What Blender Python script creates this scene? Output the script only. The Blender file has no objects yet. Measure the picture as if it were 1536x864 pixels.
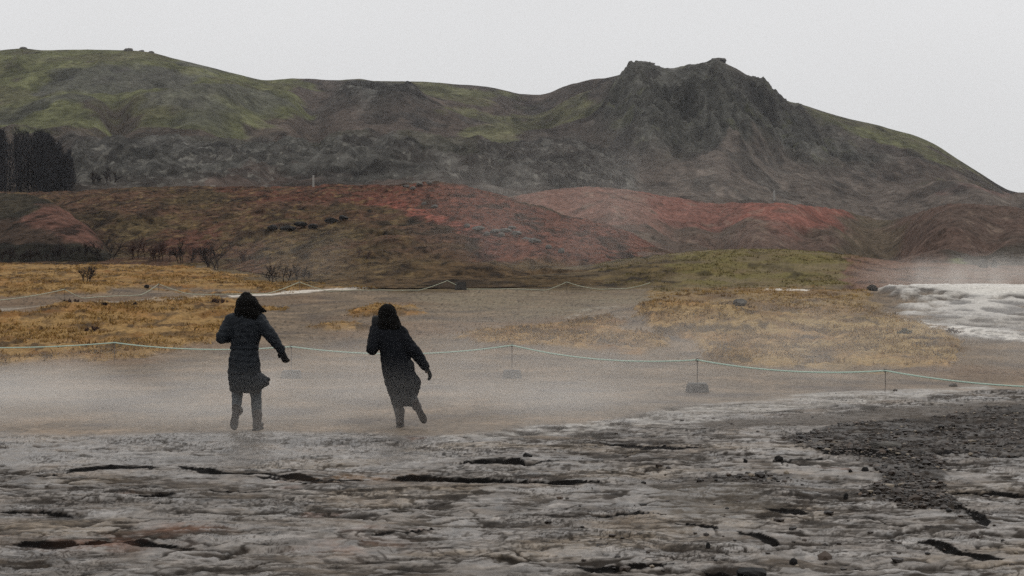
import bpy, bmesh, math, random
import numpy as np
from mathutils import Vector, Matrix

# ------------------------------------------------------------------ camera, sky, sun, exposure
S = bpy.context.scene
COL = S.collection
F, CX, CY, CAMH = 2400.0, 768.0, 432.0, 1.75      # focal length in pixels of the 1536 px wide photograph
cam_d = bpy.data.cameras.new('camera')
cam = bpy.data.objects.new('camera', cam_d); COL.objects.link(cam)
cam.location = (0, 0, CAMH); cam.rotation_euler = (math.pi / 2, 0, 0)
cam_d.sensor_width = 36; cam_d.lens = 36 * F / 1536
cam_d.clip_start = 0.1; cam_d.clip_end = 6000
S.camera = cam

SUN_EL, SUN_AZ = math.radians(52), math.radians(28)
w = bpy.data.worlds.new('World'); S.world = w; w.use_nodes = True
nt = w.node_tree; nt.nodes.clear()
out = nt.nodes.new('ShaderNodeOutputWorld'); bg = nt.nodes.new('ShaderNodeBackground')
sky = nt.nodes.new('ShaderNodeTexSky'); sky.sky_type = 'NISHITA'; sky.sun_disc = False
sky.sun_elevation = SUN_EL; sky.sun_rotation = SUN_AZ
hs = nt.nodes.new('ShaderNodeHueSaturation'); hs.inputs['Saturation'].default_value = 0.12
tc = nt.nodes.new('ShaderNodeTexCoord'); sep = nt.nodes.new('ShaderNodeSeparateXYZ')
ramp = nt.nodes.new('ShaderNodeValToRGB')             # overcast: grey at the horizon, brighter overhead
e = ramp.color_ramp.elements
e[0].position = 0.0; e[0].color = (7.9, 8.0, 8.05, 1)
e[1].position = 1.0; e[1].color = (11.5, 11.6, 11.7, 1)
m_ = ramp.color_ramp.elements.new(0.16); m_.color = (9.3, 9.3, 9.35, 1)
m_ = ramp.color_ramp.elements.new(0.06); m_.color = (8.6, 8.62, 8.65, 1)
nz = nt.nodes.new('ShaderNodeTexNoise'); nz.inputs['Scale'].default_value = 2.2; nz.inputs['Detail'].default_value = 4
mr = nt.nodes.new('ShaderNodeMapRange'); mr.inputs['To Min'].default_value = 0.9; mr.inputs['To Max'].default_value = 1.1
mul = nt.nodes.new('ShaderNodeVectorMath'); mul.operation = 'SCALE'
mix = nt.nodes.new('ShaderNodeMix'); mix.data_type = 'RGBA'; mix.inputs[0].default_value = 0.9
L = nt.links.new
L(tc.outputs['Generated'], sep.inputs[0]); L(sep.outputs['Z'], ramp.inputs[0])
L(tc.outputs['Generated'], nz.inputs['Vector']); L(nz.outputs['Fac'], mr.inputs['Value'])
L(ramp.outputs[0], mul.inputs[0]); L(mr.outputs[0], mul.inputs['Scale'])
L(sky.outputs[0], hs.inputs['Color']); L(hs.outputs[0], mix.inputs[6]); L(mul.outputs[0], mix.inputs[7])
L(mix.outputs[2], bg.inputs[0]); L(bg.outputs[0], out.inputs[0])
bg.inputs['Strength'].default_value = 0.085

sd = bpy.data.lights.new('sun', 'SUN'); sd.energy = 0.7; sd.angle = math.radians(25); sd.color = (1, 0.97, 0.93)
so = bpy.data.objects.new('sun', sd); COL.objects.link(so)
sv = Vector((math.sin(SUN_AZ) * math.cos(SUN_EL), math.cos(SUN_AZ) * math.cos(SUN_EL), math.sin(SUN_EL)))
so.rotation_euler = sv.to_track_quat('Z', 'Y').to_euler()
S.view_settings.view_transform = 'Standard'; S.view_settings.look = 'None'
S.view_settings.exposure = 0.0; S.view_settings.gamma = 1.0; S.view_settings.use_curve_mapping = False
cy = S.cycles
cy.use_denoising = False; cy.sample_clamp_indirect = 2.0
cy.max_bounces = 6; cy.diffuse_bounces = 3; cy.glossy_bounces = 2; cy.transmission_bounces = 2; cy.volume_bounces = 2
cy.volume_step_rate = 1.0; cy.volume_max_steps = 96

rng = np.random.default_rng(7); random.seed(7)

# ------------------------------------------------------------------ noise in numpy
def _hash(ix, iy, seed):
    h = (ix.astype(np.int64) * 374761393 + iy.astype(np.int64) * 668265263 + seed * 1442695041) & 0xffffffff
    h = ((h ^ (h >> 13)) * 1274126177) & 0xffffffff
    return ((h ^ (h >> 16)) & 0xffff).astype(np.float32) / 65535.0
def noise(x, y, seed=0):
    x0 = np.floor(x); y0 = np.floor(y)
    fx = (x - x0).astype(np.float32); fy = (y - y0).astype(np.float32)
    def g(dx, dy):
        a = _hash(x0 + dx, y0 + dy, seed) * 6.2831853
        return np.cos(a) * (fx - dx) + np.sin(a) * (fy - dy)
    u = fx * fx * fx * (fx * (fx * 6 - 15) + 10); v = fy * fy * fy * (fy * (fy * 6 - 15) + 10)
    a = g(0, 0); b = g(1, 0); c = g(0, 1); d = g(1, 1)
    return 1.5 * ((a * (1 - u) + b * u) * (1 - v) + (c * (1 - u) + d * u) * v)
def fbm(x, y, o=4, seed=0, gain=0.5, lac=2.03):
    r = 0; a = 1.0; t = 0
    for i in range(o):
        r = r + a * noise(x + 17.3 * i, y - 9.1 * i, seed + i * 13); t += a
        x = x * lac; y = y * lac; a *= gain
    return r / t * 1.3
def ridged(x, y, o=4, seed=0):
    r = 0; a = 1.0; t = 0
    for i in range(o):
        r = r + a * (1 - 2 * np.abs(noise(x, y, seed + i * 7))); t += a
        x = x * 2.1; y = y * 2.1; a *= 0.5
    return r / t
def ss(a, b, x):
    t = np.clip((x - a) / (b - a), 0, 1); return t * t * (3 - 2 * t)
def lin(c):
    c = np.asarray(c, dtype=np.float32) / 255.0
    return np.where(c <= 0.04045, c / 12.92, ((c + 0.055) / 1.055) ** 2.4)
def poly_mask(px, py, pts, soft=4.0, ky=1.0, warp=0):
    """1 inside the outline, soft edge; px,py = bearing and elevation of each ground point"""
    P = np.array(pts, dtype=np.float32)
    x = px + (warp if not isinstance(warp, tuple) else warp[0]); y = py + (0 if not isinstance(warp, tuple) else warp[1])
    r = np.zeros(px.shape, dtype=np.float32)
    sel = (x > P[:, 0].min() - soft * 3) & (x < P[:, 0].max() + soft * 3) & (y > P[:, 1].min() - soft * 3) & (y < P[:, 1].max() + soft * 3)
    if not sel.any(): return r
    xs = x[sel]; ys = y[sel] * ky
    inside = np.zeros(xs.shape, dtype=bool); dist = np.full(xs.shape, 1e9, dtype=np.float32)
    n = len(P)
    for i in range(n):
        x1, y1 = P[i]; x2, y2 = P[(i + 1) % n]; y1 = y1 * ky; y2 = y2 * ky
        c = ((y1 > ys) != (y2 > ys))
        if y2 != y1: inside ^= c & (xs < (x2 - x1) * (ys - y1) / (y2 - y1) + x1)
        dx, dy = x2 - x1, y2 - y1; l2 = dx * dx + dy * dy + 1e-9
        t = np.clip(((xs - x1) * dx + (ys - y1) * dy) / l2, 0, 1)
        dist = np.minimum(dist, np.hypot(xs - x1 - t * dx, ys - y1 - t * dy))
    sdv = np.where(inside, dist, -dist)
    r[sel] = ss(-soft, soft, sdv)
    return r
def line_dist(x, y, pts):
    P = np.array(pts, dtype=np.float32); best = np.full(x.shape, 1e9, dtype=np.float32); tt = np.zeros(x.shape, dtype=np.float32)
    n = len(P) - 1
    for i in range(n):
        x1, y1 = P[i]; x2, y2 = P[i + 1]; dx, dy = x2 - x1, y2 - y1
        t = np.clip(((x - x1) * dx + (y - y1) * dy) / (dx * dx + dy * dy + 1e-9), 0, 1)
        d = np.hypot(x - x1 - t * dx, y - y1 - t * dy)
        k = d < best; best = np.where(k, d, best); tt = np.where(k, (i + t) / n, tt)
    return best, tt

# ------------------------------------------------------------------ small helpers
def tag(o, label=None, cat=None, group=None, kind=None):
    if label: o['label'] = label
    if cat: o['category'] = cat
    if group: o['group'] = group
    if kind: o['kind'] = kind
    return o
def link(name, me, mat=None, parent=None, loc=None):
    o = bpy.data.objects.new(name, me); COL.objects.link(o)
    if mat is not None: me.materials.clear(); me.materials.append(mat)
    if parent is not None: o.parent = parent
    if loc is not None: o.location = loc
    return o
def empty(name, loc=(0, 0, 0)):
    o = bpy.data.objects.new(name, None); COL.objects.link(o); o.location = loc; o.empty_display_size = 0.2
    return o
def np_mesh(name, V, Fc, col=None, wet=None, smooth=True):
    me = bpy.data.meshes.new(name)
    V = np.ascontiguousarray(V, dtype=np.float32); Fc = np.ascontiguousarray(Fc, dtype=np.int32)
    k = Fc.shape[1]
    me.vertices.add(len(V)); me.vertices.foreach_set('co', V.ravel())
    me.loops.add(Fc.size); me.loops.foreach_set('vertex_index', Fc.ravel())
    me.polygons.add(len(Fc))
    me.polygons.foreach_set('loop_start', np.arange(0, Fc.size, k, dtype=np.int32))
    me.polygons.foreach_set('loop_total', np.full(len(Fc), k, dtype=np.int32))
    me.polygons.foreach_set('use_smooth', np.full(len(Fc), smooth, dtype=bool))
    me.update(calc_edges=True)
    if col is not None:
        a = me.attributes.new('tint', 'FLOAT_COLOR', 'POINT')
        c = np.ones((len(V), 4), dtype=np.float32); c[:, :3] = np.clip(col, 0, 1)
        a.data.foreach_set('color', c.ravel())
    if wet is not None:
        a = me.attributes.new('wet', 'FLOAT', 'POINT'); a.data.foreach_set('value', np.ascontiguousarray(wet, dtype=np.float32))
    return me
def grid_faces(nr, nc):
    i = np.arange(nr - 1)[:, None] * nc + np.arange(nc - 1)[None, :]
    return np.stack([i, i + 1, i + nc + 1, i + nc], -1).reshape(-1, 4)

# ------------------------------------------------------------------ materials
def mat_base(name):
    m = bpy.data.materials.new(name); m.use_nodes = True
    t = m.node_tree; return m, t, t.nodes['Principled BSDF'], t.links.new
def mat_terrain(name, scale=6.0, amp=0.35, bump=0.5, bdist=0.02, rough_dry=0.95, rough_wet=0.26, spec=0.42):
    m, t, b, L = mat_base(name)
    at = t.nodes.new('ShaderNodeAttribute'); at.attribute_name = 'tint'
    aw = t.nodes.new('ShaderNodeAttribute'); aw.attribute_name = 'wet'
    tc = t.nodes.new('ShaderNodeTexCoord')
    n = t.nodes.new('ShaderNodeTexNoise'); n.inputs['Scale'].default_value = scale; n.inputs['Detail'].default_value = 6; n.inputs['Roughness'].default_value = 0.65
    L(tc.outputs['Object'], n.inputs['Vector'])
    r = t.nodes.new('ShaderNodeMapRange'); r.inputs['From Min'].default_value = 0.25; r.inputs['From Max'].default_value = 0.75
    r.inputs['To Min'].default_value = 1 - amp; r.inputs['To Max'].default_value = 1 + amp
    L(n.outputs['Fac'], r.inputs['Value'])
    v = t.nodes.new('ShaderNodeVectorMath'); v.operation = 'SCALE'
    L(at.outputs['Color'], v.inputs[0]); L(r.outputs[0], v.inputs['Scale']); L(v.outputs[0], b.inputs['Base Color'])
    n2 = t.nodes.new('ShaderNodeTexNoise'); n2.inputs['Scale'].default_value = scale * 0.6; n2.inputs['Detail'].default_value = 3
    L(tc.outputs['Object'], n2.inputs['Vector'])
    ad = t.nodes.new('ShaderNodeMath'); ad.operation = 'MULTIPLY_ADD'; ad.inputs[1].default_value = 0.5; 
    L(n2.outputs['Fac'], ad.inputs[0]); 
    sub = t.nodes.new('ShaderNodeMath'); sub.operation = 'SUBTRACT'; sub.inputs[1].default_value = 0.25; L(aw.outputs['Fac'], sub.inputs[0]); L(sub.outputs[0], ad.inputs[2])
    rr = t.nodes.new('ShaderNodeMapRange'); rr.inputs['To Min'].default_value = rough_dry; rr.inputs['To Max'].default_value = rough_wet
    L(ad.outputs[0], rr.inputs['Value']); L(rr.outputs[0], b.inputs['Roughness'])
    sp = t.nodes.new('ShaderNodeMapRange'); sp.inputs['To Min'].default_value = 0.04; sp.inputs['To Max'].default_value = spec
    L(aw.outputs['Fac'], sp.inputs['Value']); L(sp.outputs[0], b.inputs['Specular IOR Level'])
    bp = t.nodes.new('ShaderNodeBump'); bp.inputs['Strength'].default_value = bump; bp.inputs['Distance'].default_value = bdist
    L(n.outputs['Fac'], bp.inputs['Height']); L(bp.outputs[0], b.inputs['Normal'])
    return m
def mat_noise(name, c1, c2, scale=8, rough=0.9, bump=0.3, bdist=0.01, spec=0.3, detail=5, sheen=0):
    m, t, b, L = mat_base(name)
    tc = t.nodes.new('ShaderNodeTexCoord')
    n = t.nodes.new('ShaderNodeTexNoise'); n.inputs['Scale'].default_value = scale; n.inputs['Detail'].default_value = detail
    L(tc.outputs['Object'], n.inputs['Vector'])
    r = t.nodes.new('ShaderNodeValToRGB'); r.color_ramp.elements[0].position = 0.35; r.color_ramp.elements[1].position = 0.65
    r.color_ramp.elements[0].color = (*c1, 1); r.color_ramp.elements[1].color = (*c2, 1)
    L(n.outputs['Fac'], r.inputs[0]); L(r.outputs[0], b.inputs['Base Color'])
    b.inputs['Roughness'].default_value = rough; b.inputs['Specular IOR Level'].default_value = spec
    if sheen: b.inputs['Sheen Weight'].default_value = sheen
    bp = t.nodes.new('ShaderNodeBump'); bp.inputs['Strength'].default_value = bump; bp.inputs['Distance'].default_value = bdist
    L(n.outputs['Fac'], bp.inputs['Height']); L(bp.outputs[0], b.inputs['Normal'])
    return m
def mat_tint(name, rough=0.9, spec=0.2):
    m, t, b, L = mat_base(name)
    at = t.nodes.new('ShaderNodeAttribute'); at.attribute_name = 'tint'
    n = t.nodes.new('ShaderNodeTexNoise'); n.inputs['Scale'].default_value = 40
    r = t.nodes.new('ShaderNodeMapRange'); r.inputs['To Min'].default_value = 0.8; r.inputs['To Max'].default_value = 1.2
    L(n.outputs['Fac'], r.inputs['Value'])
    v = t.nodes.new('ShaderNodeVectorMath'); v.operation = 'SCALE'
    L(at.outputs['Color'], v.inputs[0]); L(r.outputs[0], v.inputs['Scale']); L(v.outputs[0], b.inputs['Base Color'])
    b.inputs['Roughness'].default_value = rough; b.inputs['Specular IOR Level'].default_value = spec
    return m
M_GROUND = mat_terrain('wet_geothermal_ground', 11.0, 0.6, 0.7, 0.02)
M_HILL = mat_terrain('red_clay_and_moss', 2.2, 0.6, 1.0, 0.2, spec=0.2)
M_MOUNT = mat_terrain('basalt_and_moss', 0.4, 0.6, 1.0, 1.2, spec=0.2)
M_ROCKD = mat_noise('dark_wet_basalt', (0.006, 0.006, 0.006), (0.02, 0.018, 0.017), 9, 0.7, 0.8, 0.01, 0.15)
M_ROCKG = mat_noise('grey_rock', (0.06, 0.055, 0.05), (0.13, 0.12, 0.105), 5, 0.85, 0.8, 0.02)
M_CONC = mat_noise('weathered_concrete', (0.10, 0.095, 0.09), (0.17, 0.16, 0.15), 12, 0.9, 0.4, 0.006)
M_STEEL = mat_noise('rusty_steel_rod', (0.05, 0.04, 0.035), (0.09, 0.07, 0.055), 20, 0.7, 0.2, 0.002)
M_ROPE = mat_noise('pale_green_rope', (0.36, 0.50, 0.42), (0.50, 0.62, 0.52), 60, 0.8, 0.3, 0.003)
M_ROPE2 = mat_noise('straw_rope', (0.38, 0.40, 0.30), (0.50, 0.50, 0.38), 60, 0.8, 0.3, 0.003)
M_TWIG = mat_noise('dark_twigs', (0.018, 0.014, 0.014), (0.045, 0.034, 0.03), 6, 0.9, 0.1)
M_TWIGR = mat_noise('reddish_twigs', (0.045, 0.026, 0.024), (0.085, 0.05, 0.04), 6, 0.9, 0.1)
M_WOOD = mat_noise('dark_spruce', (0.014, 0.014, 0.016), (0.034, 0.032, 0.034), 0.4, 0.95, 0.1)
M_POST = mat_noise('bleached_wood', (0.25, 0.24, 0.22), (0.36, 0.34, 0.31), 6, 0.9, 0.1)
M_COAT = mat_noise('black_nylon_coat', (0.005, 0.007, 0.010), (0.014, 0.017, 0.021), 14, 0.7, 0.5, 0.008, 0.18)
M_COAT2 = mat_noise('black_wool_coat', (0.005, 0.006, 0.008), (0.011, 0.012, 0.015), 30, 0.9, 0.4, 0.006, 0.12)
M_FUR = mat_noise('black_fur', (0.002, 0.002, 0.002), (0.008, 0.007, 0.006), 60, 0.95, 0.8, 0.02, 0.1)
M_TROUS = mat_noise('grey_blue_trousers', (0.014, 0.02, 0.025), (0.03, 0.038, 0.045), 18, 0.85, 0.4, 0.006)
M_TROUS2 = mat_noise('charcoal_trousers', (0.012, 0.014, 0.016), (0.024, 0.026, 0.03), 18, 0.85, 0.4, 0.006)
M_BOOT = mat_noise('dark_brown_boot', (0.018, 0.012, 0.010), (0.035, 0.024, 0.018), 20, 0.6, 0.3, 0.004)
M_SOLE = mat_noise('rubber_sole', (0.02, 0.016, 0.014), (0.04, 0.032, 0.028), 30, 0.8, 0.3, 0.004)
M_SKIN = mat_noise('skin', (0.42, 0.26, 0.19), (0.5, 0.32, 0.24), 12, 0.55, 0.1, 0.002)
M_GLOVE = mat_noise('black_glove', (0.005, 0.005, 0.006), (0.012, 0.012, 0.013), 40, 0.7, 0.3, 0.003)

# ------------------------------------------------------------------ the ground
def gz(d):                                                # gentle rise of the valley floor
    d = np.minimum(d, 97.0) + 0.12 * np.maximum(d - 97.0, 0)
    return 0.048 * (np.sqrt((d - 33.0) ** 2 + 16.0) + (d - 33.0)) / 2
def pxpy(x, y, z):
    return CX + F * x / y, CY - F * (z - CAMH) / y
_DD = np.geomspace(4, 97.5, 4000)
_YY = CY - F * (gz(_DD) - CAMH) / _DD
def hit(px, py):
    d = float(np.interp(-py, -_YY, _DD)); return (px - CX) / F * d, d
def G(pts): return [hit(*p) for p in pts]

# cracks and ledges seen in the foreground crust: outline points, half width (m), depth (m)
CRACKS = [
    ([(585, 719), (640, 717), (700, 718), (760, 721), (830, 725), (892, 725)], 0.22, 0.26),
    ([(400, 712), (470, 717), (540, 720), (620, 719)], 0.09, 0.08),
    ([(270, 702), (330, 709), (400, 711), (480, 717)], 0.15, 0.10),
    ([(380, 716), (440, 719), (520, 724)], 0.05, 0.06),
    ([(-60, 712), (40, 712), (110, 707)], 0.06, 0.07),
    ([(110, 706), (160, 701), (225, 703)], 0.26, 0.12),
    ([(695, 694), (740, 692), (790, 693)], 0.17, 0.22),
    ([(790, 693), (840, 691)], 0.05, 0.05),
    ([(22, 816), (60, 815), (120, 815)], 0.11, 0.12),
    ([(120, 815), (170, 812), (230, 815), (290, 820)], 0.07, 0.07),
    ([(205, 746), (235, 744), (256, 740)], 0.10, 0.12),
    ([(300, 738), (350, 737), (400, 737)], 0.05, 0.06),
    ([(0, 765), (60, 766), (110, 772)], 0.05, 0.07),
    ([(870, 851), (930, 848), (1010, 845)], 0.09, 0.10),
    ([(900, 663), (960, 669), (1015, 674)], 0.14, 0.08),
    ([(955, 673), (1010, 675), (1050, 670)], 0.12, 0.08),
    ([(1420, 828), (1470, 834), (1500, 842)], 0.09, 0.12),
    ([(1380, 812), (1420, 822), (1440, 832)], 0.08, 0.10),
    ([(1110, 797), (1150, 806), (1165, 815)], 0.08, 0.10),
    ([(1060, 850), (1100, 858)], 0.08, 0.10),
    ([(1150, 762), (1180, 766), (1205, 775)], 0.10, 0.09),
    ([(1015, 786), (1075, 794)], 0.08, 0.08),
    ([(1430, 738), (1480, 740), (1540, 741)], 0.10, 0.08),
    ([(1240, 677), (1300, 681), (1370, 681)], 0.30, 0.09),
    ([(1370, 682), (1440, 680), (1540, 681)], 0.08, 0.05),
    ([(890, 776), (960, 771), (1000, 775)], 0.05, 0.06),
    ([(560, 803), (620, 800), (660, 797)], 0.05, 0.06),
    ([(700, 640 + 24), (720, 662)], 0.06, 0.04),
    ([(1160, 691), (1200, 690), (1245, 690)], 0.10, 0.06),
    ([(1440, 762), (1460, 775), (1475, 790)], 0.08, 0.09),
]
def build_ground():
    u_core = np.linspace(-0.42, 0.42, 1300)
    wing = np.concatenate([np.linspace(0.4215, 0.62, 120), np.geomspace(0.63, 3.0, 30)])
    u = np.concatenate([-wing[::-1], u_core, wing])
    d = [3.0]
    while d[-1] < 1500:
        D = d[-1]
        if D < 8.5: s = 0.15
        elif D < 38: s = max(0.02, 0.62 * D * D / 2800.0)
        elif D < 130: s = 0.30 + (D - 38) * 0.003
        else: s = (D - 110) * 0.25
        d.append(D + s)
    d = np.array(d)
    Dg, U = np.meshgrid(d, u, indexing='ij')
    X = (U * Dg).astype(np.float32); Y = Dg.astype(np.float32)
    Zb = gz(Y)
    PX, PY = pxpy(X, Y, Zb)
    # region outlines: bearings/elevations of the real boundaries on the ground
    wpx = fbm(X * 0.35, Y * 0.35, 4, 3) * 26; wpy = fbm(X * 0.35 + 40, Y * 0.35, 4, 5) * 9
    wq = fbm(X * 1.3, Y * 1.3, 4, 8)
    far = ss(36, 60, Y)
    W = (wpx, wpy)
    def pm(pts, soft=4, ky=2.5, warp=W): return poly_mask(PX, PY, pts, soft, ky, warp)
    crust = pm([(-900, 652), (-400, 652), (0, 651), (350, 650), (650, 650), (800, 640), (900, 636), (1000, 612), (1180, 597), (1330, 588),
                (1700, 577), (2600, 570), (2600, 3000), (-3600, 3000)], 9)
    crust = np.clip(crust * (1 + .8 * wq) , 0, 1) * (crust > .02)
    brownband = pm([(1040, 632), (1150, 622), (1330, 612), (1440, 604), (1800, 590), (1800, 600), (1540, 640), (1300, 640), (1180, 642), (1080, 640)], 7)
    gravel = pm([(1190, 655), (1260, 640), (1400, 625), (1540, 610), (1900, 600), (1900, 672), (1540, 680), (1400, 676), (1420, 700), (1425, 735),
                 (1445, 762), (1460, 778), (1400, 768), (1330, 752), (1285, 738), (1330, 715), (1310, 695), (1250, 680), (1200, 668)], 6, 2.0)
    gravel = np.maximum(gravel, 0.75 * pm([(1050, 715), (1190, 712), (1180, 722), (1040, 726)], 8, 2.5))
    mud = pm([(960, 730), (1120, 725), (1160, 760), (1100, 780), (980, 775)], 14, 2.0)
    goldA = pm([(-900, 388), (-300, 392), (0, 396), (80, 391), (200, 395), (300, 403), (420, 424), (560, 430), (560, 436), (330, 437), (240, 432), (120, 446), (0, 447), (-300, 457), (-900, 470)], 4)
    goldB = pm([(-900, 490), (-300, 484), (0, 478), (100, 465), (240, 454), (345, 452), (445, 466), (352, 476), (348, 505), (250, 528), (150, 544), (0, 548), (-300, 560), (-900, 580)], 4)
    goldC = pm([(518, 470), (570, 462), (640, 470), (600, 480), (540, 478)], 4)
    goldD = pm([(465, 492), (500, 486), (560, 490), (540, 500), (480, 500)], 5) * 0.75
    goldE = pm([(690, 506), (760, 494), (900, 484), (985, 505), (1010, 520), (960, 530), (870, 520), (720, 515)], 8) * 0.8
    goldF = pm([(960, 478), (1010, 470), (1080, 476), (1190, 480), (1350, 482), (1425, 500), (1440, 520), (1425, 552), (1200, 556), (1040, 546), (1060, 515), (975, 500)], 6)
    goldG = pm([(980, 436), (1290, 436), (1340, 470), (1360, 485), (1180, 482), (980, 475)], 8) * 0.45
    green = pm([(905, 398), (1000, 386), (1130, 386), (1290, 394), (1285, 432), (1000, 436), (900, 430)], 16)
    green = green * (.55 + .45 * ss(-.3, .15, fbm(X * .25, Y * .25, 4, 112)))
    redt = pm([(1275, 440), (1265, 398), (1400, 392), (1700, 392), (1700, 437), (1310, 438)], 5)
    sand = pm([(610, 440), (760, 434), (1000, 436), (1020, 455), (900, 475), (780, 480), (640, 465)], 40, 3.5) * (.5 + .5 * ss(-.3, .2, fbm(X * .3, Y * .3, 4, 93)))
    pale = pm([(340, 443), (440, 437), (560, 434.5), (540, 437), (420, 441.5), (345, 446)], 1.2, 2.5, (wpx * .3, wpy * .25))
    pale2 = pm([(60, 462), (150, 456), (300, 448), (370, 446), (300, 454), (150, 463), (-50, 474), (-200, 478)], 2, 2.5, (wpx * .3, wpy * .25)) * 0.5
    pale3 = pm([(1140, 436), (1215, 440), (1210, 446), (1150, 443)], 2, 2.5, (wpx * .3, wpy * .25))
    pale4 = pm([(830, 478), (900, 466), (990, 462), (960, 472)], 4) * 0.5
    crustlight = pm([(960, 620), (1060, 606), (1200, 592), (1330, 586), (1480, 576), (1500, 582), (1340, 598), (1200, 612), (1060, 622), (960, 634)], 3, 2.5, (wpx * .6, wpy * .5))
    streak = pm([(640, 652), (800, 640), (950, 628), (1090, 624), (1100, 630), (960, 640), (820, 650), (660, 660)], 3, 2.5, (wpx * .6, wpy * .5)) * .8
    pool = pm([(1312, 437), (1420, 434), (1700, 432), (1900, 440), (1900, 515), (1560, 512), (1450, 503), (1420, 490), (1350, 474), (1345, 455)], 9, 2.5, (wpx * .9, wpy * .8))
    pool = pool * ss(-.5, -.05, fbm(X * .6, Y * .5, 4, 111) - .6 * (1 - ss(1330, 1480, PX)) + .25)
    gold = np.clip(np.maximum.reduce([goldA, goldB, goldC, goldD, goldE, goldF, goldG]), 0, 1)
    gold = np.clip(gold * (1.25 + 0.8 * (wq + 0.12 * fbm(X * 4, Y * 4, 2, 77))), 0, 1) * (gold > 0.02)
    grass = np.maximum(gold, green)
    # ---- height
    n1 = fbm(X * 0.42, Y * 0.42, 5, 21); n2 = fbm(X * 2.1, Y * 2.1, 4, 22); n3 = fbm(X * 8, Y * 8, 3, 23)
    near = 1 - ss(30, 45, Y)
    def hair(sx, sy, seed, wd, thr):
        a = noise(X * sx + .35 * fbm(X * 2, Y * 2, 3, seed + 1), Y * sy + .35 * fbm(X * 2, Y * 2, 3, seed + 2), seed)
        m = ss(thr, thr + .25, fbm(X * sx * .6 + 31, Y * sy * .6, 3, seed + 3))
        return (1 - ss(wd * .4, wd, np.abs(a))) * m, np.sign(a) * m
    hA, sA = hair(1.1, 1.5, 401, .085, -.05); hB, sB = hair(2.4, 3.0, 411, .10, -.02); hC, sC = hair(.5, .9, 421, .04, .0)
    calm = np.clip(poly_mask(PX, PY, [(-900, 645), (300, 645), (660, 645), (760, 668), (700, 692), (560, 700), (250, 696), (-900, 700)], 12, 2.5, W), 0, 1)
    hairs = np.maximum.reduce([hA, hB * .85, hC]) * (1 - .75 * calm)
    FL = fbm(X * 2.6, Y * 4.6, 5, 85, .6) + .5 * fbm(X * .5, Y * .7, 3, 94) - .02; FL2 = fbm(X * 1.0 + .3 * n2, Y * 2.6, 6, 95, .6) + .5 * fbm(X * .3, Y * .45, 3, 96) - .10; FL3 = fbm(X * 7, Y * 9, 4, 98, .6)
    FL = FL - .22 * calm; FL2 = FL2 - .25 * calm
    Z = Zb + near * (0.005 * n1) + 0.0022 * n2 * (0.5 + crust)
    warpx = X + 0.5 * fbm(X * 0.9, Y * 0.9, 3, 31); warpy = Y + 0.5 * fbm(X * 0.9, Y * 0.9, 3, 32)
    q = (fbm(warpx * 0.30, warpy * 0.55, 4, 33) + 1) * 9.0 + 0.35 * n2
    fr = q - np.floor(q); st = np.floor(q) + ss(0.90, 1.0, fr)
    Z = Z + crust * near * 0.004 * (st - 9.0)
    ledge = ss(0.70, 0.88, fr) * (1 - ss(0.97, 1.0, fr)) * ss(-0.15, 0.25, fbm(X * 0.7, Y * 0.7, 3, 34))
    q2 = (fbm(warpx * 1.1 + 9, warpy * 1.9, 4, 43) + 1) * 7.0
    fr2 = q2 - np.floor(q2)
    Z = Z + crust * near * 0.0035 * (np.floor(q2) + ss(0.85, 1.0, fr2) - 7.0)
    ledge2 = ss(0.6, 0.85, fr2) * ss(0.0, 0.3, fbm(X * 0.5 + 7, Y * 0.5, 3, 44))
    q3 = (fbm(warpx * 2.6 + 3, warpy * 3.4, 4, 46) + 1) * 5.0; fr3 = q3 - np.floor(q3)
    Z = Z + crust * near * 0.004 * (np.floor(q3) + ss(0.8, 1.0, fr3) - 5.0)
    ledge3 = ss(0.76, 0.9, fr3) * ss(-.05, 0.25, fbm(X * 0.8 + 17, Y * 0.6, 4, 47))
    Z = Z + 0.0022 * n3 * crust * near
    Z = Z + gravel * 0.02 * n3 + gravel * .02
    Z = Z - crust * near * (.006 * ss(.12, .3, FL) + .008 * ss(.10, .28, FL2))
    Z = Z - crust * near * (.009 * hA + .006 * hB + .014 * hC) + crust * near * (.003 * ss(-.2, .2, sA))
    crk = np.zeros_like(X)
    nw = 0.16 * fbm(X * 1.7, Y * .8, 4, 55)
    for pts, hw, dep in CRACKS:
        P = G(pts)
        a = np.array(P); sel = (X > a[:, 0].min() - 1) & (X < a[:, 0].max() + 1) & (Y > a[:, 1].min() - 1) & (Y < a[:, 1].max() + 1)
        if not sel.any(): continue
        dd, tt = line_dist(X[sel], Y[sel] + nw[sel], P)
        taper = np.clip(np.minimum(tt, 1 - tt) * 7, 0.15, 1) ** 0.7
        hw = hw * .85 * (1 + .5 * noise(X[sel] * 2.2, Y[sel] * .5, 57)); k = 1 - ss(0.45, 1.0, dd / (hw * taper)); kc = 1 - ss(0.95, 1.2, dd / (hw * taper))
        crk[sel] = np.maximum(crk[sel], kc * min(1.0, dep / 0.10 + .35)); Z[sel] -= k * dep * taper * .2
    # tussocks and soft mounds in the grass, mounds beyond the rope
    bil = 1 - 2 * np.abs(noise(X * 0.9, Y * 0.9, 61)); bil2 = 1 - 2 * np.abs(noise(X * 2.6, Y * 2.6, 62))
    Z = Z + grass * (0.09 * bil + 0.05 * bil2) * ss(28, 36, Y)
    Z = Z + (1 - crust) * ss(34, 50, Y) * (0.14 * fbm(X * 0.16, Y * 0.16, 4, 63)) * (1 - pool)
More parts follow.
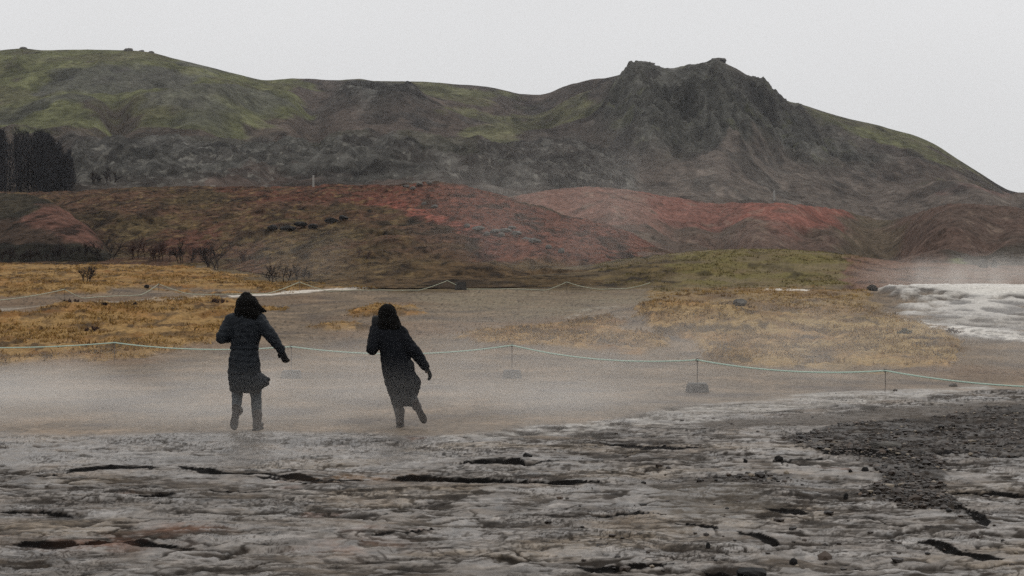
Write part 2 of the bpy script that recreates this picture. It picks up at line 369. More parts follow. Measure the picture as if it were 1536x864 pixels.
    for (mx, my, r, a) in [(1010, 482, 2.2, .22), (1075, 487, 1.2, .25), (1120, 470, 1.0, .3), (985, 474, 1.6, .25), (560, 466, 1.6, .18), (1240, 462, 1.5, .2), (1180, 447, 2.5, .25),
                           (30, 437, 2.5, .3), (120, 468, 2.5, .2), (300, 505, 1.5, .12), (1075, 412, 5, .7), (1200, 405, 6, .8)]:
        x0, y0 = hit(mx, my); Z = Z + a * np.exp(-((X - x0) ** 2 + (Y - y0) ** 2 * 0.6) / (2 * r * r))
    Z = Z - pool * 0.05 * (1 + 0 * X)
    x0, y0 = hit(1480, 446); Z = Z + pool * .45 * np.exp(-((X - x0) ** 2 / 60 + (Y - y0) ** 2 / 40))
    rdg = ridged((X + Y * .45) * .42 + .6 * fbm(X * .4, Y * .3, 3, 92), Y * .25 - X * .1, 4, 97)
    Z = Z + pool * .10 * rdg
    # ---- colour of the materials, with the shade of cracks and ledges painted in
    def L3(c): return lin(c)[None, None, :]
    def mixc(C, c, m): return C * (1 - m[..., None]) + (c if isinstance(c, np.ndarray) and c.ndim == 3 else L3(c)) * m[..., None]
    C = np.ones(X.shape + (3,), dtype=np.float32) * L3((112, 97, 80))
    cn = fbm(X * 0.6, Y * 0.6, 5, 71); cn2 = fbm(X * 3.1, Y * 3.1, 4, 72); cn3 = fbm(X * 0.16, Y * 0.16, 3, 73)
    C = mixc(C, (88, 78, 70), ss(0, .5, cn) * .8); C = mixc(C, (134, 114, 92), ss(0.05, .45, -cn) * .8)
    C = mixc(C, (112, 88, 66), ss(0.0, .5, cn3) * .6 * ss(24, 34, Y))
    C = mixc(C, (122, 110, 90), sand * (.55 + .45 * ss(-.3, .3, cn2)))
    spk = ss(0.42, 0.55, fbm(X * 7, Y * 4, 2, 74)) * ss(34, 45, Y)
    C = mixc(C, (60, 54, 46), spk * .7)
    gcol = (L3((146, 114, 66)) * (1 - ss(2, 8, X)[..., None]) + L3((148, 122, 76)) * ss(2, 8, X)[..., None]) * (1 + 0.35 * cn2[..., None]) 
    gcol = gcol * (1 - ss(0.05, .45, cn)[..., None] * np.array([.35, .45, .55]))
    gcol = gcol * (1 - ss(0.0, .4, fbm(X * .25, Y * .25, 3, 75))[..., None] * np.array([.05, .18, .3]))
    hollow = ss(0.05, 0.5, fbm(X * 0.8, Y * 0.5, 4, 76))
    gcol = gcol * (1 - hollow[..., None]) + L3((98, 76, 48)) * hollow[..., None]
    C = mixc(C, gcol, gold)
    dk = ss(.25, .42, fbm(X * 1.1, Y * 0.45, 4, 78)) * gold
    C = mixc(C, (58, 46, 34), dk * .8)
    grc = L3((104, 94, 54)) * (1 + 0.4 * cn2[..., None]); gh = ss(-.1, .4, cn)
    grc = grc * (1 - gh[..., None] * .5) + L3((112, 92, 58)) * gh[..., None] * .5
    C = mixc(C, grc, green); C = mixc(C, (58, 50, 34), green * ss(.2, .4, fbm(X * .5, Y * .25, 4, 79)) * .8)
    C = mixc(C, (106, 78, 63), redt * (.8 + .2 * cn)); C = mixc(C, (76, 58, 48), redt * ss(.0, .35, cn)); C = mixc(C, (124, 92, 76), redt * ss(.1, .3, cn2) * .6)
    C = mixc(C, (196, 186, 172), np.clip(pale + pale3, 0, 1)); C = mixc(C, (160, 150, 136), pale2); C = mixc(C, (172, 164, 148), pale4 * ss(0, .3, cn2))
    foot = pm([(280, 396), (420, 396), (1000, 392), (1010, 436), (620, 437), (480, 434), (400, 424)], 10)
    C = mixc(C, (84, 70, 48), foot * .85); C = mixc(C, (52, 44, 34), foot * ss(.1, .35, cn)); C = mixc(C, (110, 92, 58), foot * ss(.15, .4, -cn) * .7)
    # crust: grey silica, dark damp patches, ochre and rust stains
    cr = L3((108, 100, 92)) * (1 + 0.30 * cn2[..., None] + 0.10 * cn[..., None] + .35 * FL3[..., None])
    damp = ss(-0.05, 0.4, fbm(X * 0.5, Y * 0.8, 5, 81)); cr = cr * (1 - damp[..., None]) + L3((78, 70, 62)) * damp[..., None]
    och = ss(0.12, 0.5, fbm(X * 0.45 + 5, Y * 0.6, 4, 82)); cr = cr * (1 - .55 * och[..., None]) + L3((126, 108, 84)) * .55 * och[..., None]
    rust = ss(0.42, 0.6, fbm(X * 1.2, Y * 1.0, 3, 83)) * ss(0.0, 0.3, fbm(X * 0.3 + 2, Y * 0.3, 2, 84))
    cr = cr * (1 - .7 * rust[..., None]) + L3((104, 70, 48)) * .7 * rust[..., None]
    fl = ss(0.12, 0.30, FL); cr = cr * (1 - .8 * fl[..., None]) + L3((40, 34, 28)) * .8 * fl[..., None]
    fl2 = ss(0.10, 0.28, FL2); cr = cr * (1 - .8 * fl2[..., None]) + L3((40, 34, 28)) * .8 * fl2[..., None]
    wt = ss(0.12, 0.4, fbm(X * 2.0 + 3, Y * 4.0, 5, 86, .6)); cr = cr * (1 - .5 * wt[..., None]) + L3((150, 142, 134)) * .5 * wt[..., None]
    C = mixc(C, cr, crust)
    C = mixc(C, (34, 28, 22), np.clip(np.maximum(hairs * .92, ledge * .6 + ledge2 * .6 + ledge3 * .7), 0, 1) * crust)  # shade of recessed ledge edges and hairline cracks painted as dark lines
    C = mixc(C, (84, 76, 66), mud * .7)
    C = mixc(C, (146, 139, 130), crustlight * (.25 + .75 * ss(-.25, .2, fbm(X * .8, Y * 1.6, 5, 121, .6)))); C = mixc(C, (160, 154, 146), streak * ss(-.2, .4, cn2))
    C = mixc(C, (82, 74, 66), brownband * .85)
    gr = ss(-.4, .4, fbm(X * 9, Y * 6, 3, 87))
    C = mixc(C, (34, 27, 21), gravel * (.95 - .35 * gr))
    C = mixc(C, (12, 9, 7), np.clip(crk * 1.3, 0, 1))  # dark grit plus painted shade, as the troughs are too shallow to darken
    for (sx, sy, sr, cc) in [(560, 714, .45, (122, 92, 56)), (500, 716, .4, (104, 80, 56)), (140, 812, .3, (96, 58, 34)), (275, 793, .3, (122, 88, 68)), (530, 820, .35, (116, 90, 74)), (190, 815, .3, (96, 56, 34))]:
        x0, y0 = hit(sx, sy); k = np.exp(-((X - x0) ** 2 + ((Y - y0) * 1.2) ** 2) / (sr * sr)) * ss(-.25, .15, cn2); C = mixc(C, cc, np.clip(k, 0, 1) * .6 * (1 - .85 * crk))
    # steaming runoff terrace: white silica sheets, grey shallow film
    pn = fbm(X * 0.28 + Y * .12, Y * 0.16, 4, 91)
    C = mixc(C, (90, 85, 80), pool); C = mixc(C, (182, 176, 167), pool * np.clip(ss(.35, .65, rdg) * .95 + ss(.2, .45, pn) * .3, 0, 1) * (.55 + .45 * ss(44, 56, Y)))
    C = mixc(C, (214, 209, 200), pm([(1312, 437), (1420, 434), (1700, 432), (1700, 452), (1480, 455), (1400, 448)], 3, 2.5, (wpx * .4, wpy * .3)) * .8)
    C = mixc(C, (206, 200, 190), pm([(1330, 482), (1430, 488), (1540, 502), (1900, 512), (1900, 520), (1540, 511), (1430, 500)], 2, 2.5, (wpx * .3, wpy * .3)) * ss(-.3, .2, cn2))
    wet = crust * (0.80 + 0.4 * fbm(X * .9, Y * 1.8, 4, 99) - .35 * damp * 0) * (1 - gravel * .7) * (1 - brownband * .6) + 0.25 * gravel + pool * .5 * (pn < 0)
    sheen = pm([(-900, 650), (300, 650), (640, 652), (700, 690), (560, 706), (250, 700), (-900, 706)], 10) ; wet = np.maximum(wet, sheen * (1.15 + .15 * cn2)) + .35 * (1 - crust) * ss(30, 24, Y) * 0 + .45 * (1 - crust) * (1 - ss(26, 34, Y))
    dry = np.clip(np.maximum.reduce([hairs, fl * .9, fl2, ledge * .7, ledge2 * .7, ledge3 * .7]), 0, 1) * crust
    wet = np.clip(wet, 0, 1) * (1 - crk * .95) * (1 - .92 * dry)
    wet = wet * (1 - crust * (1 - .8 * calm) * .45 * ss(-.1, .35, fbm(X * 1.3 + 5, Y * 3.6, 5, 101, .62)))
    lum = C.mean(-1, keepdims=True); C = lum + (C - lum) * .88
    sp2 = ss(.35, .6, fbm(X * 5, Y * 3.5, 3, 88)) - .8 * ss(.35, .6, -fbm(X * 4, Y * 3, 3, 89)); C = C * (1 - (.38 * sp2 * (1 - grass) * (1 - pool))[..., None])
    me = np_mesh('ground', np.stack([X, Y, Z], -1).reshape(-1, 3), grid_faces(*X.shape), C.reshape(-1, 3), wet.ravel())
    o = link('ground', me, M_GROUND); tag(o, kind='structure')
    return dict(d=d, u=u, Z=Z, gold=gold, green=green, gravel=gravel, crust=crust)
GT = build_ground()
def ground_z(x, y):
    i = int(np.clip(np.searchsorted(GT['d'], y), 1, len(GT['d']) - 1)); uu = x / y
    j = int(np.clip(np.searchsorted(GT['u'], uu), 1, len(GT['u']) - 1))
    d0, d1 = GT['d'][i - 1], GT['d'][i]; t = (y - d0) / (d1 - d0)
    u0, u1 = GT['u'][j - 1], GT['u'][j]; s = (uu - u0) / (u1 - u0); Z = GT['Z']
    return float((Z[i-1, j-1]*(1-s)+Z[i-1, j]*s)*(1-t) + (Z[i, j-1]*(1-s)+Z[i, j]*s)*t)
def sample(tab, x, y):
    i = np.clip(np.searchsorted(GT['d'], y), 0, len(GT['d']) - 1); j = np.clip(np.searchsorted(GT['u'], x / y), 0, len(GT['u']) - 1)
    return GT[tab][i, j]

# ------------------------------------------------------------------ hills and mountain
def curve(px, pts):
    P = np.array(pts, dtype=float); x = P[:, 0]; y = P[:, 1]
    m = np.gradient(y, x); i = np.clip(np.searchsorted(x, px) - 1, 0, len(x) - 2)
    h = x[i + 1] - x[i]; t = np.clip((px - x[i]) / h, 0, 1)
    sl = (y[i + 1] - y[i]) / h
    m0 = np.where(np.abs(m[i]) > 2 * np.abs(sl), 2 * sl, m[i]); m1 = np.where(np.abs(m[i + 1]) > 2 * np.abs(sl), 2 * sl, m[i + 1])
    return (2*t**3-3*t**2+1)*y[i] + (t**3-2*t**2+t)*h*m0 + (-2*t**3+3*t**2)*y[i+1] + (t**3-t**2)*h*m1
class Layer: pass
def ground_py(D): return CY - F * (gz(D) - CAMH) / D
def make_layer(px0, px1, nc, crest, base_d, crest_d, nr, prof, back=60, drop=0.25, base_y=None):
    """a ridge in world space: for each bearing, the slope runs from its foot at base_d to its crest at crest_d"""
    px = np.linspace(px0, px1, nc); s = np.concatenate([np.linspace(0, 1, nr), 1 + np.linspace(0, 1, 25)[1:] ** 1.5])
    Sg, PXg = np.meshgrid(s, px, indexing='ij')
    cyv = curve(px, crest); bd = curve(px, base_d); cd = curve(px, crest_d)
    byv = ground_py(bd) if base_y is None else curve(px, base_y)
    cyv = np.minimum(cyv, byv - 0.5)
    sc = np.clip(Sg, 0, 1)
    D = bd + (cd - bd) * sc + np.clip(Sg - 1, 0, 1) * back
    p = prof(sc, PXg)
    PY = byv + (cyv - byv) * p
    Zc = CAMH + (CY - cyv) / F * cd
    Z = np.where(Sg <= 1, CAMH + (CY - PY) / F * D, Zc - drop * (D - cd) * np.clip((D - cd) / (0.4 * back), 0, 1))
    R = Layer(); R.PX = PXg; R.PY = np.where(Sg <= 1, PY, cyv + 0 * PY); R.S = Sg; R.X = (PXg - CX) / F * D; R.Y = D; R.Z = Z
    R.edge = np.clip(sc * 6, 0, 1); R.px = px
    return R
def finish_layer(R, name, C, m, wet=None):
    me = np_mesh(name, np.stack([R.X, R.Y, R.Z], -1).reshape(-1, 3), grid_faces(*R.X.shape), C.reshape(-1, 3), np.zeros(R.X.size) if wet is None else wet.ravel())
    o = link(name, me, m); tag(o, kind='structure'); return o
def layer_hit(R, px, py):
    j = int(np.argmin(np.abs(R.px - px))); n = (R.S[:, j] <= 1.0)
    ys = R.PY[n, j]; k = int(np.argmin(np.abs(ys - py)))
    return Vector((R.X[k, j], R.Y[k, j], R.Z[k, j]))
def tone(C, X, Y, seed):
    lum = C.mean(-1, keepdims=True); C = (lum + (C - lum) * (.66, .74, .55, .55)[seed]) * .80 * np.array(((1, 1, 1), (1.06, 1.0, .9), (.97, 1.12, 1.0), (.95, 1.0, .9))[seed])
    a = fbm(X * 1.3, Y * .8, 5, 300 + seed, .6); b = fbm(X * .35, Y * .2, 5, 310 + seed)
    k = (1, 1, .5, .8)[seed]; C = C * (1, 1.12, 1.2, 1.1)[seed]
    return C * (1 - k * .55 * ss(.05, .4, a) - k * .3 * ss(.1, .4, b) + k * .35 * ss(.1, .45, -a))[..., None]
def L3(c): return lin(c)[None, None, :]
def mixc(C, c, m): return C * (1 - m[..., None]) + (c if isinstance(c, np.ndarray) and c.ndim == 3 else L3(c)) * m[..., None]

# brown-red hill in the middle and left
H1 = make_layer(-500, 1120, 1150,
    [(-500, 300), (0, 288), (60, 290), (110, 291), (170, 284), (250, 281), (330, 281), (450, 280), (560, 276), (640, 274), (700, 281), (780, 302), (840, 320), (900, 338), (960, 362), (1000, 378), (1035, 392), (1120, 400)],
    [(-500, 97), (0, 97), (300, 96), (400, 84), (480, 74), (600, 69), (760, 70), (900, 72), (960, 80), (1040, 94), (1120, 98)],
    [(-500, 175), (300, 172), (640, 165), (900, 135), (1035, 104), (1120, 101)], 300,
    lambda s, p: np.sin(np.clip(s, 0, 1) * math.pi / 2) ** 0.9 * 0.75 + 0.25 * s, back=60, drop=0.3)
def col_h1(R):
    X, Y, Z, PX, PY = R.X, R.Y, R.Z, R.PX, R.PY
    wx = fbm(X * .06, Y * .06, 5, 101) * 60; wy = fbm(X * .06 + 9, Y * .06, 5, 102) * 22
    def pm(pts, soft=8): return poly_mask(PX, PY, pts, soft, 1.5, (wx, wy))
    n = fbm(X * .12, Y * .12, 5, 103); n2 = fbm(X * .6, Y * .6, 4, 104); n3 = fbm(X * 2.0, Y * 1.2, 3, 105)
    C = np.ones(X.shape + (3,)) * L3((92, 66, 50)); C = mixc(C, (76, 64, 42), ss(-.2, .4, n) * .9)
    C = mixc(C, (112, 62, 50), pm([(560, 284), (640, 272), (720, 280), (900, 336), (1040, 392), (1040, 402), (820, 395), (720, 390), (690, 350), (620, 315)]) * .75)
    C = mixc(C, (104, 58, 46), pm([(330, 285), (600, 276), (600, 292), (340, 298)]) * .7)
    C = mixc(C, (136, 72, 58), pm([(580, 295), (620, 297), (660, 320), (720, 345), (700, 355), (640, 330), (590, 308)], 5) * .9)
    C = mixc(C, (96, 82, 50), pm([(140, 330), (300, 318), (420, 320), (560, 345), (560, 372), (420, 370), (300, 350), (180, 362)]) * .55 * ss(-.3, .2, n2))
    C = mixc(C, (92, 74, 46), pm([(400, 372), (900, 392), (1030, 394), (1030, 440), (400, 440)], 14) * .75)
    C = mixc(C, (96, 58, 48), pm([(230, 335), (300, 335), (330, 355), (320, 385), (230, 388)]) * .7)
    C = mixc(C, (54, 44, 34), pm([(100, 290), (150, 300), (170, 340), (200, 380), (130, 385), (100, 330)], 14) * .6)
    C = mixc(C, (52, 42, 34), ss(.12, .38, fbm(X * .35, Y * .12, 5, 106)) * .75)
    C = mixc(C, (120, 100, 60), ss(.18, .42, fbm(X * .9, Y * .5, 4, 107)) * .5 * (1 - ss(560, 700, PX)))
    C = mixc(C, (44, 36, 30), ss(.26, .36, n3) * .5)
    return tone(C, X, Y, 1) * (1 + .25 * n2[..., None])
H1.Z = H1.Z + H1.edge * (0.9 * fbm(H1.X * .05, H1.Y * .05, 4, 110) * np.clip(1.3 - H1.S, 0, 1) + 0.35 * fbm(H1.X * .3, H1.Y * .2, 4, 111) + .12 * fbm(H1.X * 1.4, H1.Y * .8, 3, 112))
finish_layer(H1, 'hill', col_h1(H1), M_HILL)

# bright red clay hills to the right
H2 = make_layer(640, 2100, 1000,
    [(640, 330), (740, 300), (780, 292), (830, 284), (880, 281), (940, 285), (1000, 294), (1080, 305), (1140, 304), (1200, 307), (1260, 315), (1290, 322), (1330, 330), (1370, 322), (1400, 312), (1440, 306), (1480, 308), (1540, 314), (1700, 322), (2100, 350)],
    [(640, 90), (900, 92), (1280, 104), (1360, 108), (1600, 105), (2100, 105)],
    [(640, 210), (900, 200), (1080, 205), (1180, 185), (1300, 225), (1420, 175), (1540, 170), (2100, 200)], 280,
    lambda s, p: np.sin(np.clip(s, 0, 1) * math.pi / 2) * 0.7 + 0.3 * s, back=50, drop=0.3)
gul = ridged(H2.X * .055 + .25 * fbm(H2.X * .05, H2.Y * .05, 3, 120), H2.Y * .018, 3, 121)
mid = np.sin(np.clip(H2.S, 0, 1) * math.pi)
val = sum(np.exp(-((H2.PX - (c + k * (H2.S - .5) * 60)) / wdt) ** 2) * a for c, k, wdt, a in [(1085, -1, 38, 2.2), (1330, .3, 45, 3.0), (1200, .8, 30, 1.3), (1015, -.5, 30, 1.4), (1480, 1, 26, 1.6)])
H2.Z = H2.Z - mid ** 1.3 * np.clip(H2.S * 3, 0, 1) * (2.2 * np.clip(gul, 0, 1) + val * .8) + H2.edge * (.8 * fbm(H2.X * .06, H2.Y * .06, 4, 122) * np.clip(1.25 - H2.S, 0, 1) + .18 * fbm(H2.X * .5, H2.Y * .3, 4, 123) + .07 * fbm(H2.X * 2, H2.Y * 1, 3, 124))
def col_h2(R):
    X, Y, PX, PY = R.X, R.Y, R.PX, R.PY
    wx = fbm(X * .06, Y * .06, 5, 131) * 50; wy = fbm(X * .06 + 9, Y * .06, 5, 132) * 16
    def pm(pts, soft=8): return poly_mask(PX, PY, pts, soft, 1.5, (wx, wy))
    n = fbm(X * .1, Y * .05, 5, 133); n2 = fbm(X * .7, Y * .4, 4, 134)
    C = np.ones(X.shape + (3,)) * L3((112, 70, 60)); C = mixc(C, (94, 66, 56), ss(-.1, .4, n) * .8)
    C = mixc(C, (146, 78, 64), pm([(780, 288), (880, 272), (1010, 285), (1040, 312), (960, 320), (860, 322), (800, 310)]) * .8)
    C = mixc(C, (142, 62, 48), pm([(950, 280), (1100, 296), (1290, 310), (1250, 326), (1120, 318), (1060, 322), (980, 306)], 6) * .85)
    C = mixc(C, (154, 62, 44), pm([(1100, 298), (1290, 308), (1270, 322), (1130, 314)], 4) * .8)
    C = mixc(C, (78, 66, 58), pm([(1080, 362), (1160, 345), (1270, 352), (1300, 392), (1080, 392)], 12) * .85)
    C = mixc(C, (96, 78, 50), pm([(1290, 310), (1350, 335), (1330, 380), (1270, 370), (1260, 330)], 14) * .5)
    C = mixc(C, (98, 62, 54), pm([(1340, 320), (1460, 298), (1700, 310), (1700, 350), (1400, 350)]) * .6)
    C = mixc(C, (70, 56, 50), pm([(1400, 360), (1700, 330), (1700, 400), (1440, 400)], 10) * .8)
    C = mixc(C, (120, 112, 54), pm([(1400, 392), (1440, 382), (1450, 386), (1420, 396)], 3) * .8)
    C = mixc(C, (62, 44, 38), ss(.6, .85, ridged(X * .12, Y * .07, 3, 135)) * .4)
    C = mixc(C, (150, 108, 92), ss(.3, .45, fbm(X * .5, Y * .12, 4, 136)) * .3)
    return tone(C, X, Y, 2) * (1 + .28 * n2[..., None])
finish_layer(H2, 'hill', col_h2(H2), M_HILL)

# small spur with bare red earth at the far left
H0 = make_layer(-500, 190, 420,
    [(-500, 280), (-100, 288), (0, 290), (40, 293), (80, 303), (110, 324), (140, 348), (165, 376), (190, 394)],
    [(-500, 90), (0, 97), (120, 98), (190, 99)], [(-500, 140), (0, 135), (120, 120), (190, 104)], 200,
    lambda s, p: np.sin(np.clip(s, 0, 1) * math.pi / 2) * 0.6 + 0.4 * s, back=25, drop=0.25)
def col_h0(R):
    X, Y, PX, PY = R.X, R.Y, R.PX, R.PY
    wx = fbm(X * .12, Y * .12, 5, 141) * 40; wy = fbm(X * .12 + 9, Y * .12, 5, 142) * 14
    def pm(pts, soft=7): return poly_mask(PX, PY, pts, soft, 1.5, (wx, wy))
    n = fbm(X * .2, Y * .1, 5, 143); n2 = fbm(X * .9, Y * .5, 4, 144)
    C = np.ones(X.shape + (3,)) * L3((70, 56, 38)); C = mixc(C, (52, 44, 34), ss(-.1, .3, n) * .8)
    C = mixc(C, (118, 62, 46), pm([(50, 305), (90, 304), (130, 340), (160, 372), (90, 362), (30, 330)]) * .9)
    C = mixc(C, (80, 50, 38), pm([(-300, 325), (30, 325), (100, 360), (60, 372), (-300, 365)]) * .7)
    C = mixc(C, (26, 24, 18), pm([(-400, 366), (60, 366), (150, 378), (160, 400), (-400, 402)], 5) * .75)
    C = mixc(C, (34, 28, 22), ss(.25, .45, fbm(X * .5, Y * .16, 4, 145)) * .7)
    return tone(C, X, Y, 3) * (1 + .3 * n2[..., None])
H0.Z = H0.Z + H0.edge * (.5 * fbm(H0.X * .1, H0.Y * .07, 4, 146) * np.clip(1.3 - H0.S, 0, 1) + .15 * fbm(H0.X * .6, H0.Y * .4, 4, 147))
finish_layer(H0, 'hill', col_h0(H0), M_HILL)

# the mountain
def prof_m(s, px):
    left = 1 - ss(380, 520, px); right = ss(800, 960, px) * (1 - ss(1350, 1500, px))
    pl = np.interp(s, [0, .3, .52, .60, .66, .8, .92, 1], [0, .25, .44, .455, .55, .80, .94, 1])
    pmid = np.interp(s, [0, .2, .35, .5, .75, 1], [0, .20, .42, .52, .78, 1])
    pr = np.interp(s, [0, .25, .5, .62, .8, .93, 1], [0, .14, .30, .46, .80, .95, 1])
    base = pmid * (1 - left) + pl * left
    return base * (1 - right) + pr * right
MT = make_layer(-700, 2300, 1500,
    [(-700, 110), (-300, 88), (0, 77), (35, 74), (60, 76), (100, 75), (190, 74), (230, 79), (262, 87), (300, 96), (350, 110), (400, 120), (440, 118), (500, 121), (540, 119), (560, 123), (640, 124), (690, 127), (740, 132), (762, 137), (780, 141), (810, 142), (825, 139), (840, 132), (880, 120), (935, 112), (943, 104), (955, 97), (968, 95), (985, 99), (1010, 103), (1040, 103), (1066, 97), (1073, 93), (1082, 94), (1100, 103), (1130, 122), (1160, 144), (1172, 151), (1200, 157), (1260, 175), (1330, 192), (1400, 215), (1440, 240), (1470, 259), (1500, 278), (1512, 284), (1540, 289), (1700, 300), (2300, 330)],
    [(-700, 200), (2300, 200)],
    [(-700, 700), (0, 660), (300, 640), (500, 700), (800, 760), (950, 640), (1080, 600), (1170, 650), (1500, 620), (2300, 500)], 420, prof_m, back=250, drop=0.35,
    base_y=[(-700, 312), (0, 308), (500, 302), (800, 318), (1000, 345), (1200, 360), (1310, 385), (1420, 360), (1540, 345), (2300, 345)])
def detail_m(R):
    X, Y, PX, PY, S_ = R.X, R.Y, R.PX, R.PY, R.S
    amp = np.clip(S_ * 5, 0, 1) * np.clip((1.02 - S_) * 7, 0.035, 1)
    cliff = poly_mask(PX, PY, [(905, 150), (945, 96), (1075, 90), (1170, 150), (1230, 190), (1330, 235), (1200, 250), (1080, 235), (960, 240), (900, 200)], 25, 1.2)
    band = poly_mask(PX, PY, [(100, 215), (330, 215), (520, 205), (640, 222), (860, 215), (950, 250), (960, 300), (600, 285), (100, 290)], 16, 1.2)
    rim = poly_mask(PX, PY, [(520, 120), (600, 128), (640, 165), (560, 180), (500, 150)], 14, 1.2)
    z = amp * (5.0 * fbm(X * .012, Y * .012, 5, 150) + 2.0 * fbm(X * .06, Y * .04, 5, 151))
    rib = ridged(X * .045 + .4 * fbm(X * .02, Y * .02, 3, 152), Y * .008, 4, 153)
    z = z + amp * cliff * (10.0 * (rib - .3)) + amp * (band + rim) * 3.0 * ridged(X * .05 + .5 * fbm(X * .03, Y * .02, 3, 156), Y * .012, 4, 154)
    crag = ridged(X * .16, Y * .10, 4, 157)
    z = z + amp * np.clip(cliff + band * .7 + rim, 0, 1) * 2.2 * crag + amp * cliff * 3.0 * ridged(X * .12, Y * .012, 3, 158)
    # humps: the near left shoulder and the gully beside it, gullies under the peak
    for (a, b, wa, wb, h) in [(330, 165, 110, 26, 7), (90, 160, 90, 22, 5), (175, 178, 22, 30, -6), (470, 180, 26, 40, -7), (1290, 230, 60, 14, -4), (700, 190, 120, 12, -3), (600, 160, 50, 20, 5)]:
        z = z + h * np.exp(-((PX - a) / wa) ** 2 - ((PY - b) / wb) ** 2) * (S_ < 1) * np.clip((1 - S_) * 6, 0, 1)
    return z, cliff, band, rim
dz, CLIFF, BAND, RIM = detail_m(MT)
MT.Z = MT.Z + dz
def col_m(R):
    X, Y, PX, PY = R.X, R.Y, R.PX, R.PY
    wx = fbm(X * .022, Y * .022, 5, 161) * 80; wy = fbm(X * .022 + 9, Y * .022, 5, 162) * 26
    def pm(pts, soft=7, k=1.0): return poly_mask(PX, PY, pts, soft, 1.5, (wx * k, wy * k))
    n = fbm(X * .02, Y * .015, 5, 163); n2 = fbm(X * .12, Y * .08, 4, 164); n3 = fbm(X * .45, Y * .25, 3, 165)
    C = np.ones(X.shape + (3,)) * L3((74, 62, 56)); C = mixc(C, (64, 56, 52), ss(-.2, .3, n) * .8)
    gr = np.zeros(X.shape)
    gr = np.maximum(gr, pm([(-700, 70), (240, 70), (420, 112), (470, 150), (465, 185), (430, 200), (200, 202), (-700, 202)], 7))
    gr = np.maximum(gr, .8 * pm([(540, 118), (780, 135), (770, 146), (640, 165), (560, 150)]))
    gr = np.maximum(gr, .7 * pm([(610, 215), (700, 180), (880, 150), (925, 165), (900, 190), (820, 205), (700, 235)]))
    gr = np.maximum(gr, .85 * pm([(1160, 148), (1260, 172), (1400, 214), (1490, 268), (1400, 240), (1290, 208), (1180, 170)], 4, .4))
    gr = np.maximum(gr, .5 * pm([(1380, 258), (1500, 278), (1500, 290), (1380, 270)], 6))
    gr = np.maximum(gr, .4 * pm([(600, 222), (740, 228), (740, 240), (600, 238)], 5)); gr = np.maximum(gr, .35 * pm([(160, 210), (530, 215), (530, 240), (200, 232)], 8))
    gc = L3((82, 82, 48)) * (1 + .35 * n2[..., None]); br = ss(-.05, .35, fbm(X * .03, Y * .025, 4, 166)); gc = gc * (1 - .45 * br[..., None]) + L3((74, 66, 48)) * .45 * br[..., None]
    C = mixc(C, gc, gr * ss(-.6, .0, n2 + .3))
    # grey scree fans inside the grass, brown strip at the foot of the grass slope
    scree = pm([(210, 165), (270, 140), (400, 142), (455, 165), (420, 188), (300, 192), (215, 185)], 12) * .6
    scree = np.maximum(scree, .7 * pm([(60, 125), (250, 85), (330, 110), (250, 125), (90, 145)], 8)); scree = np.maximum(scree, .6 * pm([(-100, 165), (150, 160), (150, 172), (-100, 178)], 6))
    C = mixc(C, (72, 70, 70), scree)
    C = mixc(C, (60, 48, 44), pm([(140, 165), (200, 175), (200, 200), (150, 202)], 7) * .85)
    C = mixc(C, (70, 58, 50), pm([(-700, 203), (460, 200), (470, 192), (500, 200), (330, 214), (-700, 214)], 4) * .8)
    C = mixc(C, (88, 84, 80), pm([(100, 240), (200, 222), (430, 218), (540, 232), (620, 262), (600, 275), (300, 276), (110, 280)], 12) * .75)
    rock = np.clip(BAND * .8 + RIM + CLIFF, 0, 1)
    rc = L3((70, 68, 66)) * (1 + .35 * n2[..., None]); rc = rc * (1 - .55 * ss(0, .4, n3)[..., None])
    fis = ss(.15, .6, ridged(X * .11 + .8 * fbm(X * .03, Y * .02, 3, 172), Y * .012, 4, 173)); rc = rc * (1 - .6 * fis[..., None])  # crevice shading of fissures and crags painted into the rock colour
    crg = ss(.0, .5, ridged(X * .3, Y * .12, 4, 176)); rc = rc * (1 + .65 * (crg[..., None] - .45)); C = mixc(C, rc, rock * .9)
    C = mixc(C, (84, 82, 76), CLIFF * .35)
    C = mixc(C, (72, 72, 50), CLIFF * ss(.25, .5, n2) * .6)
    C = mixc(C, (92, 80, 74), pm([(1020, 245), (1120, 235), (1230, 262), (1400, 285), (1700, 300), (1700, 350), (1250, 330), (1080, 300), (1030, 275)], 14) * .65)
    C = mixc(C, (98, 84, 78), pm([(1060, 240), (1110, 232), (1120, 262), (1070, 262)], 8) * .5); C = mixc(C, (112, 72, 66), pm([(1380, 290), (1700, 300), (1700, 320), (1400, 300)], 6) * .4)
    C = mixc(C, (84, 66, 60), pm([(330, 278), (520, 270), (620, 280), (620, 300), (330, 300)], 5) * .6)
    C = mixc(C, (52, 48, 46), ss(.15, .4, fbm(X * .05, Y * .03, 5, 167)) * .7 * (1 - gr * .7))
    C = mixc(C, (110, 105, 99), ss(.3, .42, fbm(X * .55, Y * .3, 4, 168) + .2 * n) * (BAND + .7 * ss(225, 250, PY)) * .3)
    lum = C.mean(-1, keepdims=True); C = (lum + (C - lum) * .7) * np.array([1.26, 1.27, 1.18]) * (1 - .45 * ss(.1, .45, fbm(X * .045 + 4, Y * .025, 5, 174)) + .45 * ss(.1, .45, fbm(X * .07 + 14, Y * .04, 5, 175)))[..., None]
    return C * (1 + .2 * n3[..., None] - .35 * ss(.1, .5, fbm(X * .2, Y * .06, 4, 170))[..., None] * .8)
finish_layer(MT, 'mountain', col_m(MT), M_MOUNT)

